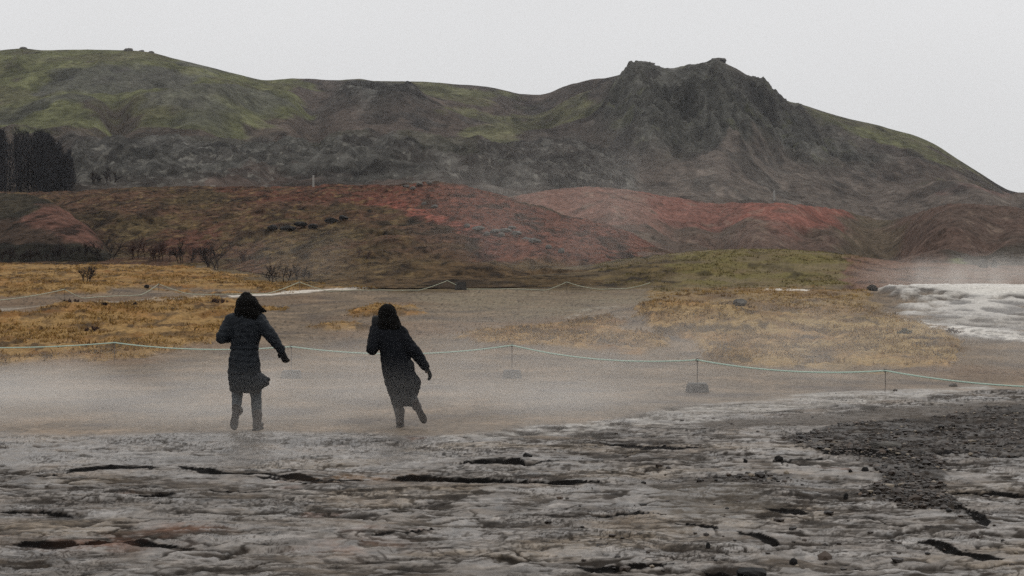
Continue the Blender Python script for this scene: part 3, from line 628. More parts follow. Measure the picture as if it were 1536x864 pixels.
# ------------------------------------------------------------------ rocks
ORD = ['leftmost', 'second', 'third', 'fourth', 'fifth', 'sixth', 'seventh', 'eighth', 'ninth', 'tenth', 'eleventh', 'rightmost']
def ordw(k, n): return 'leftmost' if k == 0 else 'rightmost' if k == n - 1 else ORD[k] + ' from left'
def rock(name, loc, r, mat, label, cat='rock', group=None, seed=0, sub=3, ang=0.0):
    bm = bmesh.new(); bmesh.ops.create_icosphere(bm, subdivisions=sub, radius=1)
    rs = np.random.default_rng(seed + 500); ph = rs.uniform(0, 6.28, 12)
    planes = [(Vector(rs.normal(size=3)).normalized(), rs.uniform(.62, .92)) for _ in range(9)]
    for v in bm.verts:
        c = v.co
        for nrm, dd in planes:
            q = c.dot(nrm)
            if q > dd: c = c - nrm * (q - dd)
        f = 1 + .06 * math.sin(c.x * 5 + ph[0]) * math.sin(c.y * 6 + ph[1]) + .04 * math.sin(c.z * 11 + ph[2] + c.x * 9)
        v.co = Vector((c.x * f * r[0], c.y * f * r[1], max(c.z * f, -.55) * r[2]))
    me = bpy.data.meshes.new(name); bm.to_mesh(me); bm.free()
    for p in me.polygons: p.use_smooth = False
    o = link(name, me, mat, loc=loc); o.rotation_euler.z = ang
    return tag(o, label, cat, group)
def grock(px, py, wpx, hm, label, mat=M_ROCKD, seed=0, name='rock', cat='rock', ar=.7, group=None, ang=0.0):
    x, y = hit(px, py); r = wpx / F * y / 2
    return rock(name, (x, y, ground_z(x, y) + hm * .3), (r, r * ar, hm * .7), mat, label, cat, group, seed, ang=ang)
grock(791, 687, 15, .05, 'small flat black stone lying just above the short dark crack in the grey crust', seed=1)
grock(1127, 864, 50, .06, 'big black rock cut off by the bottom edge of the picture', seed=2)
grock(1269, 747, 8, .06, 'small upright black stone beside the lower left rim of the dark gravel tongue', seed=3)
grock(1118, 693, 7, .04, 'tiny black stone alone on the pale crust left of the long thin crack', seed=4)
grock(1297, 703, 12, .05, 'flat dark stone against the left side of the dark gravel tongue', seed=5)
grock(1168, 691, 14, .05, 'low black stone at the left end of a thin crack in the right crust', seed=6)
grock(1481, 638, 11, .06, 'small black stone standing proud of the gravel near the right edge', seed=7)
grock(1328, 674, 56, .06, 'long pale grey flat slab resting at the front rim of the dark gravel', M_ROCKG, 8, ar=.35)
grock(1062, 820, 8, .04, 'little round dark stone on wet crust right of the lower middle', seed=9)
grock(1190, 842, 12, .04, 'dark pebble right of and above the big black rock at the bottom', seed=10)
grock(1475, 408, 18, .5, 'larger of two dark boulders on the red terrace at the far right', M_ROCKG, 11)
grock(1491, 405, 9, .45, 'smaller darker boulder just right of the large one on the red terrace', M_ROCKD, 12)
grock(1308, 440, 17, .28, 'squarish dark rock at the left tip of the steaming white terrace', M_ROCKD, 13, ar=.9)
grock(282, 452, 14, .3, 'dark grey boulder near the second post of the far rope beside the path', M_ROCKD, 14) if False else None
grock(220, 436, 8, .16, 'small dark stone on the left path just below the far rope peak', M_ROCKD, 15)
grock(1276, 703 + 5, 7, .03, 'pebble at the left foot of the dark gravel tongue', seed=16)
grock(1430, 580, 14, .06, 'low grey stone on brown ground below the right end of the pale green rope', M_ROCKG, 17)
grock(1110, 389 + 85, 22, .22, 'rounded dark mound stone among golden tussocks at centre right', M_ROCKG, 18)
for k, (a, b, wd) in enumerate(sorted([(718, 349, 22), (742, 352, 20), (758, 350, 22), (776, 356, 18), (788, 361, 24), (803, 368, 20), (730, 357, 12), (750, 359, 14), (700, 344, 12), (768, 345, 14), (822, 373, 11), (842, 382, 12)])):
    p = layer_hit(H1, a, b); r = wd / F * p.y / 2
    rock('outcrop_stone', p + Vector((0, -.3, .15)), (r, r * .8, .2), M_ROCKG, 'flat grey stone, ' + ordw(k, 12) + ', in the outcrop low on the brown hill', 'rock', 'slabs of the right outcrop', 30 + k, 2)
for k, (a, b, wd) in enumerate(sorted([(610, 279, 12), (630, 278, 14), (644, 277, 10), (620, 284, 10), (637, 300, 9), (652, 306, 11)])):
    p = layer_hit(H1, a, b); r = wd / F * p.y / 2
    rock('outcrop_stone', p + Vector((0, -.3, .15)), (r, r * .8, .22), M_ROCKG, 'grey stone, ' + ordw(k, 6) + ', of the cluster on top of the brown hill', 'rock', 'slabs on the hilltop', 60 + k, 2)
for k, (a, b, wd) in enumerate([(410, 347, 18), (432, 345, 26), (452, 342, 22), (470, 343, 18), (498, 336, 22), (515, 335, 18)]):
    p = layer_hit(H1, a, b); r = wd / F * p.y / 2
    rock('outcrop_stone', p + Vector((0, -.3, .15)), (r, r * .8, .24), M_ROCKD, 'dark stone, ' + ordw(k, 6) + ', of the ledge halfway up the brown hill', 'rock', 'slabs of the left ledge', 80 + k, 2)
for k, (a, hgt, wd, lab) in enumerate([(35, 1.5, 14, 'leftmost rock knob on the skyline of the green hill'), (192, 2.4, 18, 'tallest rock knob on the crest of the green hill'), (212, 1.4, 11, 'middle one of the knobs right of the tallest skyline rock'), (226, 1.3, 10, 'small rock knob where the green hill starts to drop right'), (1078, 2.2, 26, 'pointed rock on the very summit of the bare peak'), (966, 1.5, 34, 'blunt rock on the left shoulder of the bare peak')]):
    p = layer_hit(MT, a, -999); r = wd / F * p.y / 2
    rock('skyline_rock', p + Vector((0, 0, -hgt * .15)), (r, r, hgt * .6), M_ROCKG, lab, 'rock', None, 100 + k, 3)

# loose gravel: thousands of small stones, nobody could count them
def build_gravel():
    bm = bmesh.new(); bmesh.ops.create_icosphere(bm, subdivisions=1, radius=1)
    bv = np.array([v.co[:] for v in bm.verts]); bf = np.array([[v.index for v in f.verts] for f in bm.faces]); bm.free()
    n = 120000; y = 1 / rng.uniform(1 / 27.0, 1 / 10.0, n); u = rng.uniform(.02, .36, n); x = u * y
    g = sample('gravel', x, y); cr = sample('crust', x, y)
    keep = rng.random(n) < (g * .42 * ss(-.45, .35, fbm(x * 1.6, y * 1.2, 4, 102)) + .0035 * cr); x = x[keep]; y = y[keep]; g = g[keep]
    n = len(x); z = np.array([ground_z(a, b) for a, b in zip(x, y)])
    r = rng.lognormal(math.log(.0105), .55, n).clip(.006, .05)
    V = bv[None] * (1 + rng.uniform(-.3, .3, (n, len(bv), 1))) * np.stack([r * rng.uniform(.8, 1.5, n), r, r * rng.uniform(.4, .8, n)], -1)[:, None, :]
    a = rng.uniform(0, 6.28, n); c, s = np.cos(a)[:, None], np.sin(a)[:, None]
    V = np.stack([V[..., 0] * c - V[..., 1] * s, V[..., 0] * s + V[..., 1] * c, V[..., 2]], -1) + np.stack([x, y, z + r * .25], -1)[:, None, :]
    Fc = (bf[None] + (np.arange(n) * len(bv))[:, None, None]).reshape(-1, 3)
    base = lin((44, 35, 28)); cc = base[None] * rng.lognormal(0, .55, (n, 1)); w_ = rng.random(n) < .05; cc[w_] = lin((120, 108, 92))
    me = np_mesh('gravel', V.reshape(-1, 3), Fc, np.repeat(cc, len(bv), 0), smooth=False)
    o = link('gravel', me, mat_tint('gravel_stones', .6, .4)); tag(o, 'dark brown and black loose gravel strewn over the crust at right', 'gravel', kind='stuff')
build_gravel()

# dry golden grass tufts
def build_grass():
    n = 95000; y = rng.uniform(33, 100, n) ** 1.0; u = rng.uniform(-.36, .36, n); x = u * y
    g = sample('gold', x, y); gg = sample('green', x, y)
    keep = rng.random(n) < np.clip(g * .55 + gg * .35, 0, .6) * ss(-.35, .25, fbm(x * .35, y * .2, 3, 98)); x, y, g, gg = x[keep], y[keep], g[keep], gg[keep]
    n = len(x); z = np.array([ground_z(a, b) for a, b in zip(x, y)])
    nb = 7; a = rng.uniform(0, 6.28, (n, nb)); h = rng.uniform(.035, .10, (n, nb)) * (1 + .4 * rng.normal(size=(n, 1))).clip(.5, 1.6); lean = rng.uniform(.02, .14, (n, nb))
    bx = x[:, None] + rng.normal(0, .07, (n, nb)); by = y[:, None] + rng.normal(0, .07, (n, nb)); bz = z[:, None] + 0 * bx - .01
    ww = .02; ca, sa = np.cos(a), np.sin(a)
    p1 = np.stack([bx - ca * ww, by - sa * ww, bz], -1); p2 = np.stack([bx + ca * ww, by + sa * ww, bz], -1)
    dr = rng.uniform(0, 6.28, (n, nb)); p3 = np.stack([bx + np.cos(dr) * lean, by + np.sin(dr) * lean, bz + h], -1)
    V = np.stack([p1, p2, p3], 2).reshape(-1, 3); Fc = np.arange(len(V)).reshape(-1, 3)
    pick = fbm(x * .8, y * .5, 3, 76)
    cg = (lin((143, 114, 68))[None] * (1 - ss(2, 8, x)[:, None]) + lin((148, 121, 75))[None] * ss(2, 8, x)[:, None]) * (1 - ss(0, .5, pick)[:, None] * np.array([.35, .4, .4])); cgr = lin((104, 94, 58))[None]
    cc = np.where((gg > g)[:, None], cgr, cg) * rng.lognormal(0, .14, (n, 1)); br = rng.random(n) < .02; cc[br] = lin((70, 52, 36))
    me = np_mesh('dry_grass', V, Fc, np.repeat(cc, nb * 3, 0), smooth=False)
    o = link('dry_grass', me, mat_tint('dry_grass_blades', .9, .1)); tag(o, 'short golden and green dry grass tufts on the valley floor', 'grass', kind='stuff')
build_grass()

# ------------------------------------------------------------------ twig plants
def twigs_mesh(name, w_, h, n_stem, seed, levels=3, r0=.03, up=.75, kids=4):
    rs = random.Random(seed); V = []; Fc = []
    def seg(a, b, ra, rb):
        d = (b - a); 
        if d.length < 1e-5: return
        q = d.to_track_quat('Z', 'Y'); i = len(V)
        for c, r in ((a, ra), (b, rb)):
            for k in range(3):
                t = k * 2.0944; V.append(c + q @ Vector((math.cos(t) * r, math.sin(t) * r, 0)))
        for k in range(3):
            m = (k + 1) % 3; Fc.append((i + k, i + m, i + 3 + m, i + 3 + k))
    def grow(p, d, ln, r, lv):
        for s in range(3):
            d2 = (d + Vector((rs.gauss(0, .22), rs.gauss(0, .22), rs.gauss(0, .1)))).normalized()
            q = p + d2 * ln / 3; seg(p, q, r * (1 - s * .22), r * (1 - (s + 1) * .22)); 
            if lv > 0:
                for _ in range(kids if s else max(1, kids - 2)):
                    dd = (d2 + Vector((rs.gauss(0, .75), rs.gauss(0, .75), rs.uniform(-.05, .6)))).normalized()
                    grow(q, dd, ln * rs.uniform(.35, .6), r * .5, lv - 1)
            p = q; d = d2
    for i in range(n_stem):
        x = rs.uniform(-.5, .5) * w_ * (.85 if n_stem > 1 else 0); y = rs.uniform(-.3, .3) * w_ * (1 if n_stem > 1 else 0)
        edge = 1 - abs(x) / (w_ * .55 + 1e-6) * .5
        grow(Vector((x, y, -.05)), Vector((x / w_ * .5, rs.gauss(0, .1), up)).normalized(), h * .62 * edge * rs.uniform(.75, 1.1), r0, levels - 1)
    me = bpy.data.meshes.new(name); me.from_pydata([v[:] for v in V], [], Fc); me.update()
    return me
def shrub(px, py, wpx, hpx, label, mat=M_TWIG, seed=0, name='bare_shrub', cat='shrub', layer=None, levels=3, kids=4, stems=None, r0=None, group=None):
    if layer is None:
        x, y = hit(px, py); z = ground_z(x, y)
    else:
        x, y, z = layer_hit(layer, px, py)
    ww = wpx / F * y; h = hpx / F * y
    me = twigs_mesh(name, ww, h, stems or max(4, int(ww * 4.5)), seed, levels, r0 or max(.016, .012 * h + .014), kids=kids)
    o = link(name, me, mat, loc=(x, y, z)); return tag(o, label, cat, group)
shrub(160, 390, 24, 52, 'tall narrow dark leafless shrub where the gully meets the golden grass', M_TWIG, 1, kids=5, layer=H1)
shrub(212, 390, 36, 44, 'dark leafless shrub right of the tall narrow one at the foot of the hill', M_TWIGR, 2, kids=5, layer=H1)
shrub(245, 392, 34, 40, 'reddish leafless shrub left of the densest pair at the hill foot', M_TWIGR, 3, kids=5, layer=H1)
shrub(280, 394, 30, 42, 'dark upright leafless shrub in the middle of the row at the hill foot', M_TWIG, 4, kids=5, layer=H1)
shrub(318, 404, 44, 50, 'widest dark leafless shrub at the right end of the hill foot row', M_TWIG, 5)
shrub(365, 402, 30, 32, 'thin leafless shrub behind and right of the widest one, on brown grass', M_TWIGR, 6)
shrub(418, 424, 44, 38, 'misty dark shrub left of the third far rope peak', M_TWIG, 7, levels=3)
shrub(452, 420, 34, 32, 'misty dark shrub directly behind the third far rope peak', M_TWIG, 8)
shrub(131, 428, 22, 36, 'small dark shrub standing alone in the golden grass behind the far rope', M_TWIG, 9, kids=5)
shrub(12, 391, 50, 26, 'low black shrub at the left edge below the red spur', M_TWIG, 10, kids=5, layer=H0)
shrub(55, 391, 46, 26, 'low black shrub second from the left edge below the red spur', M_TWIG, 11, kids=5, layer=H0)
shrub(92, 389, 40, 28, 'low black shrub right below the tip of the red earth patch', M_TWIG, 12, kids=5, layer=H0)
shrub(125, 388, 26, 22, 'smallest low black shrub beside the tall narrow one', M_TWIG, 13, kids=5, layer=H0)
shrub(110, 460, 20, 12, 'brown heather clump on the left path', M_TWIGR, 14, name='heather', kids=5, stems=9)
shrub(97, 457, 14, 10, 'dark heather clump left of the brown one on the path', M_TWIG, 15, name='heather', kids=5, stems=8)
shrub(159, 471, 12, 9, 'dark heather dot on golden grass below the left path', M_TWIG, 16, name='heather', kids=5, stems=8)
shrub(203, 466, 14, 9, 'dark heather dot in the golden grass left of the person in the belted coat', M_TWIG, 17, name='heather', kids=5, stems=8)
shrub(330, 459, 40, 12, 'spread brown heather just left of the belted person\'s hood', M_TWIGR, 18, name='heather', kids=5, stems=14)
shrub(140, 500, 30, 12, 'brown heather low in the big golden patch above the near rope', M_TWIGR, 19, name='heather', kids=5, stems=12)
shrub(1357, 502, 22, 13, 'dark green little plant on golden grass beside the white terrace', mat_noise('dark_green_twigs', (.02, .028, .014), (.05, .06, .03), 8), 20, name='small_plant', cat='plant', kids=5, stems=12)
shrub(1428, 499, 22, 12, 'brown tuft at the tip of the golden grass beside the white terrace', M_TWIGR, 21, name='heather', kids=5, stems=12)
shrub(540, 388, 30, 20, 'thin brown shrub on the lower slope above the space between the two people', M_TWIGR, 22, layer=H1)
shrub(138, 284, 22, 22, 'left of two small leafless trees against the grey scree', M_TWIG, 23, name='bare_tree', cat='tree', layer=MT, levels=3, r0=.10, stems=5)
shrub(167, 285, 22, 26, 'right of two small leafless trees against the grey scree', M_TWIG, 24, name='bare_tree', cat='tree', layer=MT, levels=3, r0=.10, stems=5)

def build_wood():
    V = []; Fc = []; rs = random.Random(3); k0 = 0
    for i in range(190):
        px = rs.uniform(-160, 86) if i > 70 else rs.uniform(60, 106)
        dd = rs.uniform(225, 262); 
        base = CAMH + (CY - 292) / F * dd + (dd - 225) * .02
        top = CY - (193 + max(0, (px - 20)) * .10 + rs.uniform(0, 1) ** 2 * 22 + max(0, px - 60) * .35 + rs.uniform(0, 1) * max(0, px - 70) * .7)
        H = CAMH + top / F * dd - base; x = (px - CX) / F * dd
        if H < 1: continue
        rad = rs.uniform(.7, 1.5) * (1 if px < 75 else .6); bare = 380 if px < 80 else 200
        V += [(x - .13, dd, base - 1), (x + .13, dd, base - 1), (x, dd, base + H)]; Fc.append((k0, k0 + 1, k0 + 2)); k0 += 3
        V += [(x, dd - .1, base - 1), (x, dd + .1, base - 1), (x, dd, base + H)]; Fc.append((k0, k0 + 1, k0 + 2)); k0 += 3
        for j in range(bare):
            t = rs.random() ** .8; z = base + H * (.04 + .95 * t); r = rad * min(1, (1 - t) * 1.3 + .08) ** .8 + .2; a = rs.uniform(0, 6.28)
            rr = r * abs(rs.gauss(.5, .45)); c = Vector((x + math.cos(a) * rr, dd + math.sin(a) * rr, z)); ln = rs.uniform(.35, 1.0)
            d1 = Vector((rs.gauss(0, 1), rs.gauss(0, 1), 0)).normalized() * rs.uniform(.025, .06); d2 = Vector((math.cos(a) * rs.uniform(0, .6) + rs.gauss(0, .25), math.sin(a) * .4, rs.uniform(.4, 1))).normalized() * ln
            V += [(c + d1)[:], (c - d1)[:], (c + d2)[:]]; Fc.append((k0, k0 + 1, k0 + 2)); k0 += 3
    me = np_mesh('wood', np.array(V), np.array(Fc), smooth=False)
    tag(link('wood', me, M_WOOD), 'dense dark wood at the left edge below the green hill', 'wood', kind='stuff')
build_wood()

# ------------------------------------------------------------------ ropes and posts
def tube_mesh(name, pts, r, k=8):
    V = []; Fc = []
    for i, p in enumerate(pts):
        a = pts[max(i - 1, 0)]; b = pts[min(i + 1, len(pts) - 1)]; d = (Vector(b) - Vector(a)).normalized()
        s = d.cross(Vector((0, 0, 1))).normalized(); u_ = s.cross(d)
        for j in range(k):
            t = 2 * math.pi * j / k; V.append((Vector(p) + s * math.cos(t) * r + u_ * math.sin(t) * r)[:])
    for i in range(len(pts) - 1):
        for j in range(k):
            m = (j + 1) % k; Fc.append((i * k + j, i * k + m, (i + 1) * k + m, (i + 1) * k + j))
    Fc.append(tuple(range(k))[::-1]); Fc.append(tuple((len(pts) - 1) * k + j for j in range(k)))
    me = bpy.data.meshes.new(name); me.from_pydata(V, [], Fc); me.update()
    for p in me.polygons: p.use_smooth = True
    return me
def lathe_rod(h, r):
    return tube_mesh('rod', [(0, 0, -.05), (0, 0, h * .5), (0, .0005, h)], r, 10)
def loop_mesh(r, R):
    V = []; Fc = []; n = 14; k = 6
    for i in range(n):
        a = 2 * math.pi * i / n
        for j in range(k):
            b = 2 * math.pi * j / k; V.append(((R + r * math.cos(b)) * math.cos(a), r * math.sin(b), (R + r * math.cos(b)) * math.sin(a)))
    for i in range(n):
        for j in range(k): Fc.append((i*k+j, i*k+(j+1)%k, ((i+1)%n)*k+(j+1)%k, ((i+1)%n)*k+j))
    me = bpy.data.meshes.new('loop'); me.from_pydata(V, [], Fc); me.update(); return me
def block_mesh(w_, d_, h):
    bm = bmesh.new(); bmesh.ops.create_cube(bm, size=1)
    for v in bm.verts:
        t = 1.0 if v.co.z < 0 else .86
        v.co = Vector((v.co.x * w_ * t, v.co.y * d_ * t, (v.co.z + .5) * h))
    bmesh.ops.bevel(bm, geom=bm.edges[:], offset=.018, segments=2, affect='EDGES')
    bmesh.ops.subdivide_edges(bm, edges=[e_ for e_ in bm.edges if e_.calc_length() > .12], cuts=3, use_grid_fill=True)
    for v in bm.verts: v.co += Vector((random.gauss(0, .003), random.gauss(0, .003), random.gauss(0, .002)))
    me = bpy.data.meshes.new('block'); bm.to_mesh(me); bm.free(); return me
def rope_z(px, py, D): return (px - CX) / F * D, D, CAMH + (CY - py) / F * D
# near fence: rope height given per post
NEAR = [(-260, 574, 562, True, None), (172, 514, 548, False, 'thin rod post holding the near rope over golden grass at the left'),
        (437, 520, 567, True, 'rod post on a concrete block between the two people, by the belted person\'s hand'),
        (768, 518, 567, True, 'rod post on a hazy concrete block right of the person with hand raised'),
        (1046, 540, 588, True, 'rod post on a concrete block near the left end of the pale crust streak'),
        (1328, 556, 592, False, 'bare rod post with a ring top standing on the pale crust at the right'),
        (1760, 574, 600, False, None)]
near_pts = []
for i, (px, ry, by, blk, lab) in enumerate(NEAR):
    x, y = hit(px, by if by else 560)
    if i == 0: x, y = hit(px, 545)
    z = ground_z(x, y); zt = CAMH + (CY - ry) / F * y if i not in (0,) else z + .5
    near_pts.append(Vector((x, y, zt)))
    if lab is None: continue
    r = empty('rope_post', (x, y, z)); tag(r, lab, 'post', 'posts of the near rope')
    link('rod', lathe_rod(zt - z, .0065), M_STEEL, r)
    link('loop', loop_mesh(.006, .024), M_STEEL, r, (0, 0, zt - z))
    if blk: link('concrete_block', block_mesh(.37, .34, .17), M_CONC, r, (0, 0, -.02))
SAGY = {0: 540, 1: 524, 2: 531, 3: 539, 4: 557, 5: 577}
rp = []
for i in range(len(near_pts) - 1):
    a, b = near_pts[i], near_pts[i + 1]; m = (a + b) / 2
    zs = CAMH + (CY - SAGY[i]) / F * m.y; sag = (a.z + b.z) / 2 - zs; sag = max(sag, .04)
    if i in (0, 5): sag = .16
    n = 28
    for k in range(n + (i == len(near_pts) - 2)):
        t = k / n; p = a.lerp(b, t); p.z -= sag * 4 * t * (1 - t); rp.append(p)
tag(link('rope', tube_mesh('rope', rp, .0125), M_ROPE), 'pale green rope strung low across the whole scene just behind the two people', 'rope', 'ropes')
# far fence
FAR = [(-180, 446, 466), (97, 434, 452), (238, 426, 444), (449, 423, 440), (671, 421, 436), (850, 423, 437), (975, 426, 437)]
fl = ['far rope post leaning in golden grass nearest the left edge', 'far rope post above the left path where the rope makes its sharpest peak', 'far rope post above the belted person\'s right shoulder in the mist',
      'far rope post beside the dark block near the middle', 'rightmost far rope post, faint in the steam']
fp = []
for i, (px, ry, by) in enumerate(FAR):
    x, y = hit(px, by); z = ground_z(x, y); zt = CAMH + (CY - ry) / F * y; fp.append(Vector((x, y, max(zt, z + .25))))
    if 1 <= i <= 5:
        r = empty('rope_post', (x, y, z)); tag(r, fl[i - 1], 'post', 'posts of the far rope'); link('rod', lathe_rod(fp[-1].z - z, .008), M_STEEL, r)
        link('loop', loop_mesh(.008, .03), M_STEEL, r, (0, 0, fp[-1].z - z))
rp = []
for i in range(len(fp) - 1):
    a, b = fp[i], fp[i + 1]; n = 40
    for k in range(n + (i == len(fp) - 2)):
        t = k / n; p = a.lerp(b, t); sag = 0.62 if 0 < i < 5 else .3
        p.z -= sag * 4 * t * (1 - t); p.z = max(p.z, ground_z(p.x, p.y) + .03); rp.append(p)
tag(link('rope', tube_mesh('rope', rp, .015, 6), M_ROPE2), 'slack straw-coloured rope far behind, touching the ground between its posts', 'rope', 'ropes')
x, y = hit(691, 436)
o = link('stone_block', block_mesh(.42, .4, .36), mat_noise('dark_block_stone', (.03, .028, .026), (.06, .055, .05), 8), loc=(x, y, ground_z(x, y) - .02)); o.rotation_euler.z = .35
tag(o, 'dark squat block standing at the foot of the hill beside a far rope post', 'block')
for (px, py, h, lay, lab) in [(470, 281, 16, H1, 'pale marker post on the brown hilltop left of centre'), (1161, 300, 14, MT, 'pale marker post below the bare peak behind the red hills')]:
    p = layer_hit(lay, px, py); hh = h / F * p.y + .3; rr = 1.7 / F * p.y / 1
    bm = bmesh.new(); bmesh.ops.create_cone(bm, cap_ends=True, segments=10, radius1=rr, radius2=rr * .85, depth=hh)
    bmesh.ops.translate(bm, verts=bm.verts, vec=(0, 0, hh / 2 - .2)); bmesh.ops.bevel(bm, geom=[e_ for e_ in bm.edges if abs(e_.verts[0].co.z - e_.verts[1].co.z) < .01], offset=rr * .3, affect='EDGES')
    me = bpy.data.meshes.new('marker_post'); bm.to_mesh(me); bm.free(); tag(link('marker_post', me, M_POST, loc=p), lab, 'post')

# ------------------------------------------------------------------ people
def _frame(d):
    return d.to_track_quat('Z', 'Y')
def add_cone(bm, a, b, ra, rb, k=16):
    a, b = Vector(a), Vector(b); q = _frame(b - a); R = []
    for c, r in ((a, ra), (b, rb)):
        R.append([bm.verts.new(c + q @ Vector((math.cos(t) * r, math.sin(t) * r, 0))) for t in [2 * math.pi * i / k for i in range(k)]])
    for i in range(k): bm.faces.new((R[0][i], R[0][(i + 1) % k], R[1][(i + 1) % k], R[1][i]))
    bm.faces.new(R[0][::-1]); bm.faces.new(R[1])
def add_ball(bm, c, r, rot=None):
    m = Matrix.Translation(Vector(c))
    if rot is not None: m = m @ rot
    r = r if isinstance(r, (tuple, list)) else (r, r, r)
    bmesh.ops.create_uvsphere(bm, u_segments=18, v_segments=12, radius=1, matrix=m @ Matrix.Diagonal((r[0], r[1], r[2], 1)))
def add_chain(bm, pts, rad):
    for i in range(len(pts) - 1): add_cone(bm, pts[i], pts[i + 1], rad[i], rad[i + 1])
    for p, r in zip(pts, rad): add_ball(bm, p, r)
def add_loft(bm, rings, k=28):
    """rings: (xc, yc, z, rx, ry)"""
    n = len(rings); dense = []
    R = np.array(rings, dtype=float); order = np.argsort(R[:, 2]); R = R[order]
    zs = np.linspace(R[0, 2], R[-1, 2], 44)
    cols = [np.interp(zs, R[:, 2], R[:, j]) for j in range(5)]
    for j in (0, 1, 3, 4):
        c = np.pad(cols[j], 2, mode='edge'); cols[j] = (c[:-4] + 2 * c[1:-3] + 3 * c[2:-2] + 2 * c[3:-1] + c[4:]) / 9
    prev = None; first = None
    for i in range(len(zs)):
        ring = [bm.verts.new((cols[0][i] + cols[3][i] * math.cos(t), cols[1][i] + cols[4][i] * math.sin(t), zs[i])) for t in [2 * math.pi * q / k for q in range(k)]]
        if prev: 
            for q in range(k): bm.faces.new((prev[q], prev[(q + 1) % k], ring[(q + 1) % k], ring[q]))
        else: first = ring
        prev = ring
    bm.faces.new(first[::-1]); bm.faces.new(prev)
def fused(name, bm, voxel, smooth_it=4, disp=None):
    """weld everything in bm into one continuous surface"""
    bmesh.ops.recalc_face_normals(bm, faces=bm.faces)
    me = bpy.data.meshes.new('tmp'); bm.to_mesh(me); bm.free()
    o = bpy.data.objects.new('tmp', me); COL.objects.link(o)
    m = o.modifiers.new('r', 'REMESH'); m.mode = 'VOXEL'; m.voxel_size = voxel; m.use_smooth_shade = True
    s = o.modifiers.new('s', 'SMOOTH'); s.iterations = smooth_it; s.factor = .5
    dg = bpy.context.evaluated_depsgraph_get(); dg.update()
    me2 = bpy.data.meshes.new_from_object(o.evaluated_get(dg)); me2.name = name
    bpy.data.objects.remove(o); bpy.data.meshes.remove(me)
    if disp:
        n = len(me2.vertices); co = np.empty(n * 3, np.float32); me2.vertices.foreach_get('co', co); co = co.reshape(-1, 3)
        no = np.empty(n * 3, np.float32); me2.vertices.foreach_get('normal', no); no = no.reshape(-1, 3)
        co = co + no * disp(co)[:, None]; me2.vertices.foreach_set('co', co.astype(np.float32).ravel()); me2.update()
    for p in me2.polygons: p.use_smooth = True
    return me2
def hand(bm, wrist, palm_dir, side, spread, curl_to, sc=1.0):
    """palm and five fingers; palm_dir = direction of the hand, side = towards the thumb, curl_to = where fingers bend"""
    W = Vector(wrist); D = Vector(palm_dir).normalized(); Sd = Vector(side); Sd = (Sd - D * Sd.dot(D)).normalized(); N = Vector(curl_to); N = (N - D * N.dot(D) - Sd * N.dot(Sd)).normalized()
    P = W + D * .09 * sc
    for k in (-1.5, -.5, .5, 1.5): add_cone(bm, W + Sd * k * .010 * sc, P + Sd * k * .019 * sc, .017 * sc, .014 * sc, 10)
    for i, (k, ln) in enumerate([(1.5, .070), (.5, .080), (-.5, .074), (-1.5, .058)]):
        a = P + Sd * k * .019 * sc; d1 = (D + Sd * k * spread + N * .25).normalized(); b = a + d1 * ln * .45 * sc
        d2 = (D + Sd * k * spread + N * .8).normalized(); c = b + d2 * ln * .32 * sc; d3 = (D * .6 + N * 1.1).normalized(); e_ = c + d3 * ln * .25 * sc
        add_chain(bm, [a, b, c, e_], [.0115 * sc, .0105 * sc, .0095 * sc, .008 * sc])
    t0 = W + D * .025 * sc + Sd * .024 * sc; t1 = t0 + (Sd * .8 + D * .7).normalized() * .038 * sc; t2 = t1 + (Sd * .25 + D + N * .3).normalized() * .03 * sc
    add_chain(bm, [t0, t1, t2], [.015 * sc, .012 * sc, .0095 * sc])
def make_body(J, name='body'):
    bm = bmesh.new()
    add_chain(bm, [J['pelvis'], J['belly'], J['chest'], J['neck']], [.105, .10, .095, .058])
    add_ball(bm, J['chest'], (.13, .075, .13))
    for s in 'LR':
        add_chain(bm, [J['chest'], J['sh' + s], J['el' + s], J['wr' + s]], [.07, .052, .042, .03])
        add_chain(bm, [J['pelvis'], J['hip' + s], J['kn' + s], J['an' + s], list(Vector(J['an' + s]).lerp(Vector(J['toe' + s]), .45))], [.085, .075, .055, .040, .022])
        hand(bm, J['wr' + s], J['hd' + s], J['th' + s], .04, J['cu' + s], .62)
    h = Vector(J['head']); f = Vector(J['face']).normalized(); sd_ = f.cross(Vector((0, 0, 1))).normalized()
    add_chain(bm, [J['neck'], h - Vector((0, 0, .06))], [.058, .06])
    add_ball(bm, h, (.076, .098, .118)); add_ball(bm, h + f * .03 - Vector((0, 0, .06)), (.056, .062, .055))
    add_chain(bm, [h + f * .092 + Vector((0, 0, .02)), h + f * .115 - Vector((0, 0, .018))], [.010, .015])       # nose
    add_ball(bm, h + f * .088 - Vector((0, 0, .055)), (.026, .012, .010))                                          # mouth
    for k in (-1, 1):
        add_ball(bm, h + f * .082 + sd_ * .032 * k + Vector((0, 0, .028)), .013); add_ball(bm, h + sd_ * .078 * k, (.012, .022, .032))
    return fused('body', bm, .009, 2)
